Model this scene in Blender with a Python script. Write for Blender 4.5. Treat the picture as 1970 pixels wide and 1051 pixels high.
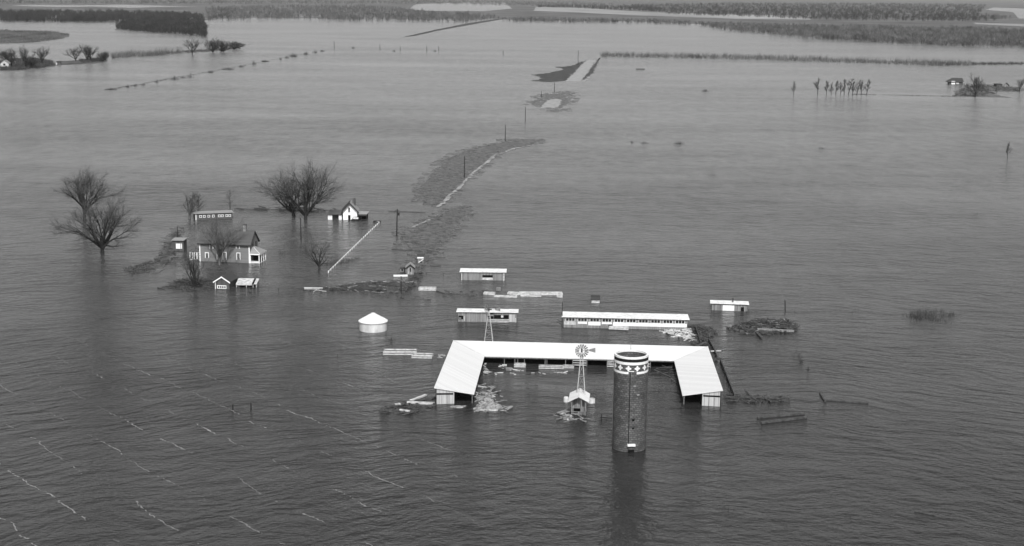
import bpy, bmesh, math, random
import numpy as np
from mathutils import Vector, Matrix, Euler
sc = bpy.context.scene
R = math.radians
for o in list(bpy.data.objects): bpy.data.objects.remove(o)

# ------------------------------------------------------------ camera
W, H = 1970.0, 1051.0
FPX, HOR, ROLL, CH = 2800.0, -20.0, R(0.6), 60.0
PITCH = math.atan((525.5 - HOR) / FPX)
cam_d = bpy.data.cameras.new('camera'); cam = bpy.data.objects.new('camera', cam_d)
sc.collection.objects.link(cam); sc.camera = cam
cam_d.sensor_fit = 'HORIZONTAL'; cam_d.sensor_width = 36.0
cam_d.lens = 36.0 * FPX / W
cam_d.clip_start = 1.0; cam_d.clip_end = 90000.0
CAMROT = Matrix.Rotation(R(90) - PITCH, 3, 'X') @ Matrix.Rotation(ROLL, 3, 'Z')
cam.matrix_world = Matrix.Translation((0, 0, CH)) @ CAMROT.to_4x4()

# ------------------------------------------------------------ light
SUN_AZ, SUN_EL = R(174), R(46)        # clockwise from +Y (away from the camera)
w = bpy.data.worlds.new('World'); sc.world = w; w.use_nodes = True
nt = w.node_tree; nt.nodes.clear()
sky = nt.nodes.new('ShaderNodeTexSky'); sky.sky_type = 'NISHITA'; sky.sun_disc = False
sky.sun_elevation = SUN_EL; sky.sun_rotation = SUN_AZ; sky.dust_density = 2.5; sky.air_density = 1.0
bw = nt.nodes.new('ShaderNodeRGBToBW'); bg = nt.nodes.new('ShaderNodeBackground'); bg.inputs[1].default_value = 0.15
wo = nt.nodes.new('ShaderNodeOutputWorld')
nt.links.new(sky.outputs[0], bw.inputs[0]); nt.links.new(bw.outputs[0], bg.inputs[0]); nt.links.new(bg.outputs[0], wo.inputs[0])
sd = bpy.data.lights.new('sun', 'SUN'); sd.energy = 3.3; sd.angle = R(0.6); sd.color = (1, 1, 1)
so = bpy.data.objects.new('sun', sd); sc.collection.objects.link(so)
sv = Vector((math.sin(SUN_AZ) * math.cos(SUN_EL), math.cos(SUN_AZ) * math.cos(SUN_EL), math.sin(SUN_EL)))
so.rotation_euler = sv.to_track_quat('Z', 'Y').to_euler(); so.location = (0, 0, 300)
sc.view_settings.view_transform = 'Standard'; sc.view_settings.look = 'None'
sc.view_settings.exposure = 0.2; sc.view_settings.gamma = 1.0
sc.cycles.max_bounces = 6

# ------------------------------------------------------------ pixel <-> ground
CAMINV = CAMROT.transposed()
def P(u, v, z=0.0):
    d = CAMROT @ Vector(((u - 985) / FPX, (525.5 - v) / FPX, -1.0))
    t = (z - CH) / d.z
    return Vector((d.x * t, d.y * t, z))
def proj(p):
    q = CAMINV @ (Vector(p) - Vector((0, 0, CH)))
    return 985 - FPX * q.x / q.z, 525.5 + FPX * q.y / q.z
def hz(p, vt):
    """height above the point p whose picture reaches row vt"""
    lo, hi = 0.0, 55.0
    for _ in range(40):
        m = (lo + hi) / 2
        if proj((p[0], p[1], m))[1] > vt: lo = m
        else: hi = m
    return (lo + hi) / 2
def mpp(v): return CH / (v - HOR)        # metres per picture unit at a ground row

# ------------------------------------------------------------ mesh helpers
class MB:
    def __init__(s): s.v = []; s.f = []
    def quad(s, a, b, c, d):
        n = len(s.v); s.v += [tuple(a), tuple(b), tuple(c), tuple(d)]; s.f.append((n, n+1, n+2, n+3)); return s
    def tri(s, a, b, c):
        n = len(s.v); s.v += [tuple(a), tuple(b), tuple(c)]; s.f.append((n, n+1, n+2)); return s
    def box(s, x0, x1, y0, y1, z0, z1):
        return s.hexa([(x0,y0,z0),(x1,y0,z0),(x1,y1,z0),(x0,y1,z0)], [(x0,y0,z1),(x1,y0,z1),(x1,y1,z1),(x0,y1,z1)])
    def hexa(s, lo, hi):
        n = len(s.v); s.v += [tuple(p) for p in lo] + [tuple(p) for p in hi]
        m = len(lo)
        s.f.append(tuple(n + i for i in reversed(range(m)))); s.f.append(tuple(n + m + i for i in range(m)))
        for i in range(m):
            j = (i + 1) % m; s.f.append((n+i, n+j, n+m+j, n+m+i))
        return s
    def tube(s, pts, rad, k=4, cap=True):
        pts = [Vector(p) for p in pts]; n0 = len(s.v)
        if not hasattr(rad, '__len__'): rad = [rad] * len(pts)
        for i, p in enumerate(pts):
            t = (pts[min(i+1, len(pts)-1)] - pts[max(i-1, 0)]).normalized()
            a = t.cross(Vector((0.31, 0.95, 0.02))) 
            if a.length < .1: a = t.cross(Vector((1, 0, 0)))
            a.normalize(); b = t.cross(a)
            for j in range(k):
                th = 2 * math.pi * (j + .5) / k
                s.v.append(tuple(p + (a * math.cos(th) + b * math.sin(th)) * rad[i]))
        for i in range(len(pts) - 1):
            for j in range(k):
                q = (j + 1) % k
                s.f.append((n0+i*k+j, n0+i*k+q, n0+(i+1)*k+q, n0+(i+1)*k+j))
        if cap:
            s.f.append(tuple(n0 + j for j in reversed(range(k)))); s.f.append(tuple(n0 + (len(pts)-1)*k + j for j in range(k)))
        return s
    def bar(s, a, b, r): return s.tube([a, b], r, 4)
    def beam(s, a, b, wd, ht):
        """board from a to b, wd wide (horizontal, across) and ht thick"""
        a = Vector(a); b = Vector(b); t = (b - a).normalized(); c = Vector((-t.y, t.x, 0))
        if c.length < .01: c = Vector((1, 0, 0))
        c.normalize(); c *= wd / 2; u = Vector((0, 0, ht / 2)) if abs(t.z) < .8 else Vector((0, 0, 0)) + c.cross(t).normalized() * ht / 2
        return s.hexa([a-c-u, a+c-u, b+c-u, b-c-u], [a-c+u, a+c+u, b+c+u, b-c+u])
    def build(s, name, m, parent=None, smooth=False):
        me = bpy.data.meshes.new(name); me.from_pydata(s.v, [], s.f)
        me.validate(); bm = bmesh.new(); bm.from_mesh(me); bmesh.ops.recalc_face_normals(bm, faces=bm.faces); bm.to_mesh(me); bm.free()
        me.materials.append(m)
        if smooth: me.polygons.foreach_set('use_smooth', [True] * len(me.polygons))
        o = bpy.data.objects.new(name, me); sc.collection.objects.link(o)
        if parent: o.parent = parent
        return o
def fast_mesh(name, verts, tris, m, parent=None):
    verts = np.asarray(verts, dtype=np.float32).reshape(-1, 3); tris = np.asarray(tris, dtype=np.int32).reshape(-1, 3)
    me = bpy.data.meshes.new(name); me.vertices.add(len(verts)); me.vertices.foreach_set('co', verts.ravel())
    me.loops.add(tris.size); me.loops.foreach_set('vertex_index', tris.ravel())
    me.polygons.add(len(tris)); me.polygons.foreach_set('loop_start', np.arange(0, tris.size, 3, dtype=np.int32))
    me.polygons.foreach_set('loop_total', np.full(len(tris), 3, dtype=np.int32))
    me.update(calc_edges=True); me.materials.append(m)
    o = bpy.data.objects.new(name, me); sc.collection.objects.link(o)
    if parent: o.parent = parent
    return o
def tag(o, label=None, cat=None, group=None, kind=None):
    if label: o['label'] = label
    if cat: o['category'] = cat
    if group: o['group'] = group
    if kind: o['kind'] = kind
    return o
def empty(name, loc, rz=0.0, label=None, cat=None, group=None):
    o = bpy.data.objects.new(name, None); sc.collection.objects.link(o)
    o.empty_display_size = .5; o.location = loc; o.rotation_euler = (0, 0, rz)
    return tag(o, label, cat, group)
def frame(name, uL, vL, uR, vR, label, cat, group=None):
    a, b = P(uL, vL), P(uR, vR); d = b - a
    o = empty(name, a, math.atan2(d.y, d.x), label, cat, group)
    return o, d.length
def to_world(o, x, y, z=0):
    c, s = math.cos(o.rotation_euler.z), math.sin(o.rotation_euler.z)
    return Vector((o.location.x + c*x - s*y, o.location.y + s*x + c*y, z))
def hloc(o, x, y, vt): return hz(to_world(o, x, y), vt)
def copy_tree(o, parent=None):
    c = o.copy(); sc.collection.objects.link(c); c.parent = parent
    for ch in [k for k in bpy.data.objects if k.parent == o]: copy_tree(ch, c)
    return c

# ------------------------------------------------------------ materials (all neutral: black-and-white photograph)
def g(v): return (v, v, v, 1)
def nodes(name):
    m = bpy.data.materials.new(name); m.use_nodes = True; n = m.node_tree
    b = n.nodes['Principled BSDF']; return m, n, b
def add_noise(n, scale, detail=4, vec=None, rough=.55):
    t = n.nodes.new('ShaderNodeTexNoise'); t.inputs['Scale'].default_value = scale; t.inputs['Detail'].default_value = detail
    t.inputs['Roughness'].default_value = rough
    if vec: n.links.new(vec, t.inputs['Vector'])
    return t.outputs['Fac']
def ramp(n, fac, a, b, p0=.3, p1=.7):
    r = n.nodes.new('ShaderNodeMapRange'); r.inputs['From Min'].default_value = p0; r.inputs['From Max'].default_value = p1
    r.inputs['To Min'].default_value = a; r.inputs['To Max'].default_value = b; n.links.new(fac, r.inputs['Value']); return r.outputs[0]
def mth(n, op, a, b=None):
    q = n.nodes.new('ShaderNodeMath'); q.operation = op
    for i, x in enumerate((a, b)):
        if x is None: continue
        if isinstance(x, (int, float)): q.inputs[i].default_value = x
        else: n.links.new(x, q.inputs[i])
    return q.outputs[0]
def coords(n, scale=(1, 1, 1), kind='Object'):
    tc = n.nodes.new('ShaderNodeTexCoord'); mp = n.nodes.new('ShaderNodeMapping'); mp.inputs['Scale'].default_value = scale
    n.links.new(tc.outputs[kind], mp.inputs[0]); return mp.outputs[0]
def rough_mat(name, lo, hi, scale=3.0, rough=.9, stretch=(1, 1, 1), bump=0.0, spec=.2, metal=0.0, p=(.35, .65)):
    m, n, b = nodes(name); v = coords(n, stretch)
    f = add_noise(n, scale, 5, v, .65); c = ramp(n, f, lo, hi, *p)
    n.links.new(c, b.inputs['Base Color']); b.inputs['Roughness'].default_value = rough
    b.inputs['Specular IOR Level'].default_value = spec; b.inputs['Metallic'].default_value = metal
    if bump:
        bp = n.nodes.new('ShaderNodeBump'); bp.inputs['Strength'].default_value = bump; bp.inputs['Distance'].default_value = .1
        n.links.new(f, bp.inputs['Height']); n.links.new(bp.outputs[0], b.inputs['Normal'])
    return m
def plank_mat(name, lo, hi, step=.3, axis='X', gap=.35, seam=.12):
    """boards 'step' wide side by side along an axis, each its own tone, dark seams, weather streaks along the board"""
    m, n, b = nodes(name)
    tc = n.nodes.new('ShaderNodeTexCoord'); sp = n.nodes.new('ShaderNodeSeparateXYZ'); n.links.new(tc.outputs['Object'], sp.inputs[0])
    x = sp.outputs[axis] if axis in 'XYZ' else mth(n, 'ADD', sp.outputs['X'], sp.outputs['Y'])
    q = mth(n, 'DIVIDE', x, step); cell = mth(n, 'FLOOR', q); fr = mth(n, 'FRACT', q)
    wn = n.nodes.new('ShaderNodeTexWhiteNoise'); wn.noise_dimensions = '1D'; n.links.new(cell, wn.inputs['W'])
    st = (1.5, 1.5, .35) if axis != 'Z' else (.35, .35, 4)
    f = add_noise(n, 3.0, 5, coords(n, st), .7)
    c = mth(n, 'ADD', mth(n, 'MULTIPLY', wn.outputs['Value'], .5), mth(n, 'MULTIPLY', ramp(n, f, 0, 1, .3, .7), .5))
    c = ramp(n, c, lo, hi, 0, 1)
    e = mth(n, 'GREATER_THAN', fr, seam); c = mth(n, 'MULTIPLY', c, mth(n, 'ADD', mth(n, 'MULTIPLY', e, 1 - gap), gap))
    n.links.new(c, b.inputs['Base Color']); b.inputs['Roughness'].default_value = .9; b.inputs['Specular IOR Level'].default_value = .15
    return m
def block_mat():
    """glazed tile silo wall: courses of blocks round the cylinder, mottled, some blocks darker or paler"""
    m, n, b = nodes('silo_tile')
    tc = n.nodes.new('ShaderNodeTexCoord'); sp = n.nodes.new('ShaderNodeSeparateXYZ'); n.links.new(tc.outputs['Object'], sp.inputs[0])
    an = mth(n, 'ARCTAN2', sp.outputs['Y'], sp.outputs['X']); arc = mth(n, 'MULTIPLY', an, 2.2)
    cb = n.nodes.new('ShaderNodeCombineXYZ'); n.links.new(arc, cb.inputs[0]); n.links.new(sp.outputs['Z'], cb.inputs[1])
    br = n.nodes.new('ShaderNodeTexBrick'); br.inputs['Scale'].default_value = 1.0
    br.inputs['Brick Width'].default_value = .46; br.inputs['Row Height'].default_value = .28; br.inputs['Mortar Size'].default_value = .03
    br.inputs['Color1'].default_value = g(.05); br.inputs['Color2'].default_value = g(.115); br.inputs['Mortar'].default_value = g(.022); br.inputs['Bias'].default_value = -.1
    n.links.new(cb.outputs[0], br.inputs['Vector'])
    f = add_noise(n, 5, 4, cb.outputs[0], .7); sp2 = ramp(n, f, .65, 1.5, .3, .75)
    f2 = add_noise(n, .6, 3, cb.outputs[0]); s3 = ramp(n, f2, .8, 1.25)
    vo = n.nodes.new('ShaderNodeTexVoronoi'); vo.inputs['Scale'].default_value = 2.3; n.links.new(cb.outputs[0], vo.inputs['Vector'])
    pale = mth(n, 'MULTIPLY', mth(n, 'LESS_THAN', vo.outputs['Distance'], .07), .22)
    c = n.nodes.new('ShaderNodeRGBToBW'); n.links.new(br.outputs['Color'], c.inputs[0])
    o = mth(n, 'ADD', mth(n, 'MULTIPLY', mth(n, 'MULTIPLY', c.outputs[0], sp2), s3), pale)
    n.links.new(o, b.inputs['Base Color']); b.inputs['Roughness'].default_value = .65
    bp = n.nodes.new('ShaderNodeBump'); bp.inputs['Strength'].default_value = .6; bp.inputs['Distance'].default_value = .05
    n.links.new(f, bp.inputs['Height']); n.links.new(bp.outputs[0], b.inputs['Normal'])
    return m
M = dict(
    roof_white=plank_mat('white_metal_roof', .54, .66, .8, 'S', .86, .08),
    roof_pale=rough_mat('pale_roofing', .55, .85, 1.2, .7),
    white=rough_mat('white_paint', .7, .82, 2.0, .6),
    dirty_white=rough_mat('dirty_white_boards', .26, .62, 1.5, .8, (1, 1, 3)),
    ring=rough_mat('white_band_paint', .62, .78, 3.0, .6),
    boards=plank_mat('weathered_boards', .12, .30, .32, 'S'),
    mid_boards=plank_mat('mid_grey_boards', .15, .30, .4, 'S', .6),
    fine_twig=rough_mat('fine_twigs', .05, .10, 1.5, .95),
    pale_boards=plank_mat('pale_boards', .30, .50, .55, 'S', .5),
    lap=plank_mat('grey_lap_siding', .15, .20, .20, 'Z', .75, .15),
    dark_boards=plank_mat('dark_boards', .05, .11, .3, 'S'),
    shingle=plank_mat('asphalt_shingles', .065, .095, .25, 'Z', .85),
    shingle_pale=plank_mat('pale_shingles', .20, .27, .25, 'Z', .9),
    shingle_dark=plank_mat('dark_shingles', .035, .06, .25, 'Z', .8),
    black=rough_mat('dark_interior', .004, .012, 2.0, 1.0, spec=0),
    glass=rough_mat('window_glass', .01, .03, 2.0, .15, spec=.5),
    galv=rough_mat('galvanised_steel', .42, .62, .8, .5, (1, 1, .5), spec=.4),
    galv_dark=rough_mat('dull_steel', .2, .34, 2.0, .6, spec=.4),
    tile=block_mat(),
    black_band=rough_mat('black_band_paint', .006, .012, 3.0, .8),
    pole=rough_mat('creosoted_pole', .015, .03, 3.0, .9),
    post=rough_mat('weathered_post', .12, .25, 3.0, .9, (1, 1, .3)),
    bark=rough_mat('tree_bark', .012, .035, 4.0, .95, (1, 1, .3)),
    bark_pale=rough_mat('pale_bark', .05, .13, 3.0, .9, (1, 1, .4)),
    twig=rough_mat('twigs', .022, .075, .22, .95, (1, .35, 1)),
    wood=rough_mat('wood_twigs', .025, .16, .05, .95, (1, .25, 1), p=(.3, .7)),
    wood_dark=rough_mat('dark_wood_twigs', .010, .045, .05, .95, (1, .25, 1)),
    twig_dark=rough_mat('dark_twigs', .012, .03, 2.0, .95),
    straw=rough_mat('straw_debris', .05, .36, 2.2, .95, bump=.5),
    driftwood=rough_mat('drift_wood', .03, .09, 2.5, .95),
    grass=rough_mat('grass_bank', .04, .20, .9, .8, (.5, 1.4, 1), bump=.3, p=(.35, .75)),
    grass_far=rough_mat('far_grass_bank', .025, .07, .15, .95),
    brush=rough_mat('low_brush', .03, .11, .06, .95),
    gravel=rough_mat('gravel_road', .20, .32, .35, .95),
    mud=rough_mat('muddy_land', .05, .13, .008, .95),
    field=rough_mat('far_field', .18, .30, .004, .95),
    car=rough_mat('dark_car_paint', .012, .02, 2.0, .3, spec=.5),
)

# ------------------------------------------------------------ water
def water_mat():
    m, n, b = nodes('flood_water')
    tc = n.nodes.new('ShaderNodeTexCoord'); sp = n.nodes.new('ShaderNodeSeparateXYZ'); n.links.new(tc.outputs['Object'], sp.inputs[0])
    # crests bend round in a wide arc: radius and arc length about a point near the viewer
    X = mth(n, 'SUBTRACT', sp.outputs['X'], 14.0); Y = mth(n, 'SUBTRACT', sp.outputs['Y'], 75.0)
    r = mth(n, 'SQRT', mth(n, 'ADD', mth(n, 'MULTIPLY', X, X), mth(n, 'MULTIPLY', Y, Y)))
    th = mth(n, 'MULTIPLY', mth(n, 'ARCTAN2', X, Y), 130.0)
    warp = mth(n, 'MULTIPLY', mth(n, 'SUBTRACT', add_noise(n, 1.0, 2, coords(n, (1/30, 1/30, 1))), .5), 16.0)
    r = mth(n, 'ADD', r, warp)
    def vec(rx, ty, oz=0.0):
        c = n.nodes.new('ShaderNodeCombineXYZ'); n.links.new(mth(n, 'MULTIPLY', r, rx), c.inputs[0]); n.links.new(mth(n, 'MULTIPLY', th, ty), c.inputs[1]); c.inputs[2].default_value = oz; return c.outputs[0]
    swell = add_noise(n, 1.0, 1, vec(1/2.5, 1/9.0), .5)
    chop = add_noise(n, 1.0, 2, vec(1/1.1, 1/2.4, 3.3), .55)
    fine = add_noise(n, 1.0, 3, coords(n, (1/.8, 1/.55, 1)), .65)
    patch = ramp(n, add_noise(n, 1.0, 4, coords(n, (1/160, 1/60, 1)), .55), .45, 1.4, .3, .7)   # gusts: calm and ruffled areas
    h = mth(n, 'ADD', mth(n, 'MULTIPLY', swell, WV[0]), mth(n, 'ADD', mth(n, 'MULTIPLY', chop, WV[1]), mth(n, 'MULTIPLY', fine, WV[2])))
    roll = add_noise(n, 1.0, 4, coords(n, (1/7, 1/6, 1)), .7)
    h = mth(n, 'ADD', h, mth(n, 'MULTIPLY', roll, ramp(n, sp.outputs['Y'], .2, 3.0, 200, 650)))
    # water lies calmer in the lee of the buildings
    def lee(cx, cy, rx, ry):
        a = mth(n, 'DIVIDE', mth(n, 'SUBTRACT', sp.outputs['X'], cx), rx); c = mth(n, 'DIVIDE', mth(n, 'SUBTRACT', sp.outputs['Y'], cy), ry)
        return ramp(n, mth(n, 'SQRT', mth(n, 'ADD', mth(n, 'MULTIPLY', a, a), mth(n, 'MULTIPLY', c, c))), 1, 0, .75, 1.25)
    calm = mth(n, 'MAXIMUM', lee(LEE[0].x, LEE[0].y, 17, 13), mth(n, 'MULTIPLY', lee(LEE[1].x, LEE[1].y, 24, 34), .15))
    h = mth(n, 'MULTIPLY', h, mth(n, 'MULTIPLY', patch, mth(n, 'SUBTRACT', 1.0, mth(n, 'MULTIPLY', calm, .72))))
    bp = n.nodes.new('ShaderNodeBump'); bp.inputs['Strength'].default_value = 1.0; bp.inputs['Distance'].default_value = 1.0
    n.links.new(h, bp.inputs['Height']); n.links.new(bp.outputs[0], b.inputs['Normal'])
    silt_sheen = ramp(n, add_noise(n, 1.0, 4, coords(n, (1/90, 1/60, 1)), .55), .003, .024)
    streak = ramp(n, add_noise(n, 1.0, 5, coords(n, (1/260, 1/75, 1)), .6), .0, .062, .32, .68)  # darker and brighter gust bands painted into the water colour
    silt_sheen = mth(n, 'ADD', silt_sheen, mth(n, 'MULTIPLY', streak, ramp(n, sp.outputs['Y'], .25, 1.0, 200, 400)))
    silt_sheen = mth(n, 'ADD', silt_sheen, ramp(n, sp.outputs['Y'], 0, .10, 240, 800))   # sky brightness on the far water put into the colour
    paw = ramp(n, add_noise(n, 1.0, 4, coords(n, (1/5.5, 1/13, 1)), .75), -.026, .026, .3, .7)  # light and dark of cat's-paw ripples painted into the colour
    silt_sheen = mth(n, 'MAXIMUM', .004, mth(n, 'ADD', silt_sheen, mth(n, 'MULTIPLY', paw, ramp(n, sp.outputs['Y'], .15, 1.6, 200, 600))))
    # foam lines drawn out down the wind, left of the farm
    fv = n.nodes.new('ShaderNodeMapping'); fv.inputs['Rotation'].default_value = (0, 0, R(FOAM_A)); n.links.new(tc.outputs['Object'], fv.inputs[0])
    fs = n.nodes.new('ShaderNodeSeparateXYZ'); n.links.new(fv.outputs[0], fs.inputs[0])
    wob = mth(n, 'MULTIPLY', add_noise(n, 1.0, 6, coords(n, (1/20, 1/20, 1)), .72), .7)
    ph = mth(n, 'FRACT', mth(n, 'ADD', mth(n, 'DIVIDE', fs.outputs['Y'], 7.0), wob))
    line = mth(n, 'LESS_THAN', mth(n, 'ABSOLUTE', mth(n, 'SUBTRACT', ph, .5)), .010)
    brk = mth(n, 'GREATER_THAN', add_noise(n, 1.0, 5, coords(n, (1/7, 1/7, 1)), .9), .515)
    side = ramp(n, sp.outputs['X'], 1, 0, -22, 0); near = ramp(n, sp.outputs['Y'], 1, 0, 200, 260)
    foam = mth(n, 'MULTIPLY', mth(n, 'MULTIPLY', line, brk), mth(n, 'MULTIPLY', side, near))
    col = mth(n, 'ADD', silt_sheen, mth(n, 'MULTIPLY', mth(n, 'MULTIPLY', foam, ramp(n, add_noise(n, 1.0, 3, coords(n, (1/25, 1/25, 1))), .25, 1.6, .35, .65)), .17))
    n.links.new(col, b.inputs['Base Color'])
    # sheltered round the farm, wind-ruffled on the open plain
    n.links.new(mth(n, 'SUBTRACT', ramp(n, sp.outputs['Y'], .11, .17, 230, 480), mth(n, 'MULTIPLY', calm, .06)), b.inputs['Roughness']); b.inputs['IOR'].default_value = 1.333
    return m
LEE = (P(1112, 712), P(440, 485))
WV = (.38, .24, .15)
FOAM_A = 50
S = 42000
mb = MB(); mb.quad((-S, -2000, 0), (S, -2000, 0), (S, S, 0), (-S, S, 0))
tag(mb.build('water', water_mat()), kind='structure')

# ------------------------------------------------------------ land
def patch(name, outline, m, z=.12, jit=.35, step=1.2, seed=1, label=None, kind='structure'):
    rnd = random.Random(seed); pts = [P(u, v) for u, v in outline]; out = []
    for i, a in enumerate(pts):
        b = pts[(i + 1) % len(pts)]; L = (b - a).length; k = max(1, min(60, int(L / step)))
        for j in range(k):
            p = a.lerp(b, j / k)
            if j: p = p + Vector((rnd.gauss(0, jit), rnd.gauss(0, jit) * 1.5, 0))
            out.append(p)
    bm = bmesh.new(); top = [bm.verts.new((p.x, p.y, z)) for p in out]; f = bm.faces.new(top)
    if f.normal.z < 0: f.normal_flip()
    low = [bm.verts.new((p.x * 1.0, p.y, -.3)) for p in out]
    for i in range(len(out)):
        j = (i + 1) % len(out); bm.faces.new((top[i], low[i], low[j], top[j]))
    bmesh.ops.triangulate(bm, faces=[f]); bmesh.ops.recalc_face_normals(bm, faces=bm.faces)
    me = bpy.data.meshes.new(name); bm.to_mesh(me); bm.free(); me.materials.append(m)
    o = bpy.data.objects.new(name, me); sc.collection.objects.link(o); return tag(o, label, None, None, kind)
def inside(poly, u, v):
    c = False; j = len(poly) - 1
    for i in range(len(poly)):
        (x1, y1), (x2, y2) = poly[i], poly[j]
        if (y1 > v) != (y2 > v) and u < (x2 - x1) * (v - y1) / (y2 - y1) + x1: c = not c
        j = i
    return c

BANK_A = [(804,378),(808,366),(822,352),(830,336),(846,326),(852,312),(868,303),(884,296),(905,288),(930,281),(955,277),(985,274),(968,270),(955,268),(1000,268),(1050,268),(1030,277),(1000,283),(985,284),(968,292),(950,296),(930,314),(905,333),(878,362),(862,374),(848,390),(838,398),(825,392)]
BANK_B = [(775,452),(790,436),(812,432),(832,420),(850,412),(868,402),(885,398),(907,396),(895,410),(880,430),(868,444),(856,462),(842,480),(830,496),(812,512),(800,520),(806,495),(800,480),(786,470),(772,462)]
def ragged(name, poly, m, cx=1.5, cy=1.1, edge=.35, hole=.12, seed=1, z=.05, wl=1.0):
    """low land broken by the water: small overlapping slabs of turf, thinning out toward the edges"""
    rnd = random.Random(seed); xs = [P(u, v) for u, v in poly]; x0, x1 = min(p.x for p in xs), max(p.x for p in xs); y0, y1 = min(p.y for p in xs), max(p.y for p in xs)
    mb = MB(); y = y0 - cy
    while y < y1 + cy:
        x = x0 - cx * 2
        while x < x1 + cx * 2:
            px, py = x + rnd.uniform(-.4, .4) * cx, y + rnd.uniform(-.4, .4) * cy; n_in = 0
            for dx, dy in ((0, 0), (-2.2*cx*wl, 0), (2.2*cx, 0), (0, 2.2*cy), (0, -2.2*cy)):
                n_in += inside(poly, *proj((px + dx, py + dy, 0)))
            pr = 1 - hole if n_in == 5 else (n_in / 5) * edge * 1.6 if n_in else 0
            if rnd.random() < pr:
                a, b = cx * rnd.uniform(.6, 1.2), cy * rnd.uniform(.5, .9); zz = z + rnd.random() * .09; k = 6; lo = []; hi = []
                for i in range(k):
                    t = 6.283 * i / k; q = rnd.uniform(.7, 1.15); lo.append((px + math.cos(t)*a*q, py + math.sin(t)*b*q, -.2)); hi.append((px + math.cos(t)*a*q*.9, py + math.sin(t)*b*q*.9, zz))
                mb.hexa(lo, hi)
            x += cx
        y += cy
    return tag(mb.build(name, m), kind='structure')
ragged('grass_bank', BANK_A, M['grass'], 1.5, 1.3, .55, .13, 4)
ragged('grass_bank', BANK_B, M['grass'], 1.2, 1.1, .5, .12, 5)
patch('grass_bank', [(1022,144),(1060,141),(1085,133),(1068,129),(1100,127),(1118,120),(1126,117),(1106,138),(1090,155),(1060,158),(1022,156),(1045,151)], M['grass_far'], jit=1.2, step=5, seed=6)
patch('grass_bank', [(1140,128),(1154,112),(1148,124),(1140,140),(1122,155),(1119,148)], M['grass_far'], jit=.6, step=4, seed=7)
patch('road', [(1088,156),(1103,143),(1122,122),(1132,116),(1146,116),(1138,128),(1128,144),(1118,156)], M['gravel'], z=.16, jit=.6, step=4, seed=8)
ragged('grass_bank', [(1018,200),(1032,190),(1055,180),(1090,176),(1100,178),(1098,190),(1084,204),(1078,216),(1062,216),(1050,208),(1036,206)], M['grass'], 2.2, 2.6, .5, .2, 9)
patch('road', [(1040,208),(1052,194),(1070,191),(1082,193),(1074,207)], M['gravel'], z=.17, jit=.5, step=3, seed=10)
patch('low_island', [(1836,186),(1838,178),(1850,172),(1852,165),(1880,162),(1920,164),(1945,168),(1968,170),(1968,176),(1940,177),(1905,174),(1912,182),(1940,188),(1900,187),(1870,186)], M['grass'], jit=1.2, step=3, seed=11)
patch('low_island', [(0,118),(14,116),(60,112),(100,118),(106,127),(70,133),(20,137),(0,137)], M['brush'], jit=1.5, step=4, seed=12)
patch('low_island', [(108,118),(140,117),(200,112),(205,118),(180,123),(110,126)], M['brush'], jit=1.5, step=4, seed=13)
patch('low_island', [(0,58),(40,60),(90,61),(130,66),(134,70),(110,76),(60,82),(0,84)], M['brush'], jit=2, step=8, seed=14)
patch('low_island', [(300,500),(318,470),(330,445),(345,435),(352,438),(345,470),(330,500),(312,520),(290,526)], M['grass'], z=.05, jit=.8, step=1.5, seed=15)
patch('levee', [(775,72),(800,66),(840,57),(900,45),(975,34),(975,36),(905,48),(842,59.5),(800,69)], M['grass_far'], jit=.5, step=20, seed=16)
def shore_strip(pts, wd, m, z=.07, seed=1):
    rnd = random.Random(seed); W_ = [P(u, v, z) for u, v in pts]; mb = MB(); cur = []
    for a, b in zip(W_, W_[1:]):
        n = max(1, int((b - a).length / 2))
        for k in range(n): c = a.lerp(b, k / n); q = wd * rnd.uniform(.25, 1.1); cur.append((c, c + Vector((q, -q * .3, 0))))
    for p, q in zip(cur, cur[1:]): mb.quad(p[0], p[1], q[1], q[0])
    return tag(mb.build('shore_silt', m), kind='structure')
shore_strip([(838,398),(848,391),(862,375),(878,363),(905,334),(930,315),(950,297),(968,293),(985,285.5),(1030,278)], 1.6, M['gravel'], seed=60)
shore_strip([(1118,157),(1128,145),(1138,131),(1146,118)], 4, M['gravel'], seed=61)
shore_strip([(790,437),(815,427),(833,417)], 1.2, M['gravel'], seed=62)
# land far off, under the woods
patch('land', [(224,58),(240,46),(300,44),(392,43),(400,50),(397,60),(395,71),(340,68),(290,63),(240,60)], M['mud'], z=.10, jit=2, step=30, seed=17)
def land_strip(name, front, back, m, z=.08, n=90):
    """ground from a ragged near shore to far behind, column by column"""
    rnd = random.Random(5); mb = MB(); cols = []
    us = [f[0] for f in front]
    for k in range(n + 1):
        u = us[0] + (us[-1] - us[0]) * k / n; i = max(j for j in range(len(us)) if us[j] <= u + 1e-6); i = min(i, len(us) - 2)
        t = (u - us[i]) / (us[i+1] - us[i]); v = front[i][1] * (1 - t) + front[i+1][1] * t + rnd.uniform(-.5, .5)
        vb = -20 + (u - 985) * math.tan(ROLL) + back
        cols.append((P(u, v, z), P(u, vb, z)))
    for a, b in zip(cols, cols[1:]): mb.quad(a[0], b[0], b[1], a[1])
    return tag(mb.build(name, m), kind='structure')
land_strip('land', [(-400,41),(0,42),(120,42),(240,43),(330,42),(398,41),(420,36),(500,34),(640,35),(760,36),(900,38),(965,37),(1100,40),(1250,42),(1330,45),(1400,52),(1480,58),(1560,64),(1700,70),(1850,76),(1985,80),(2400,90)], 6, M['mud'])
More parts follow.
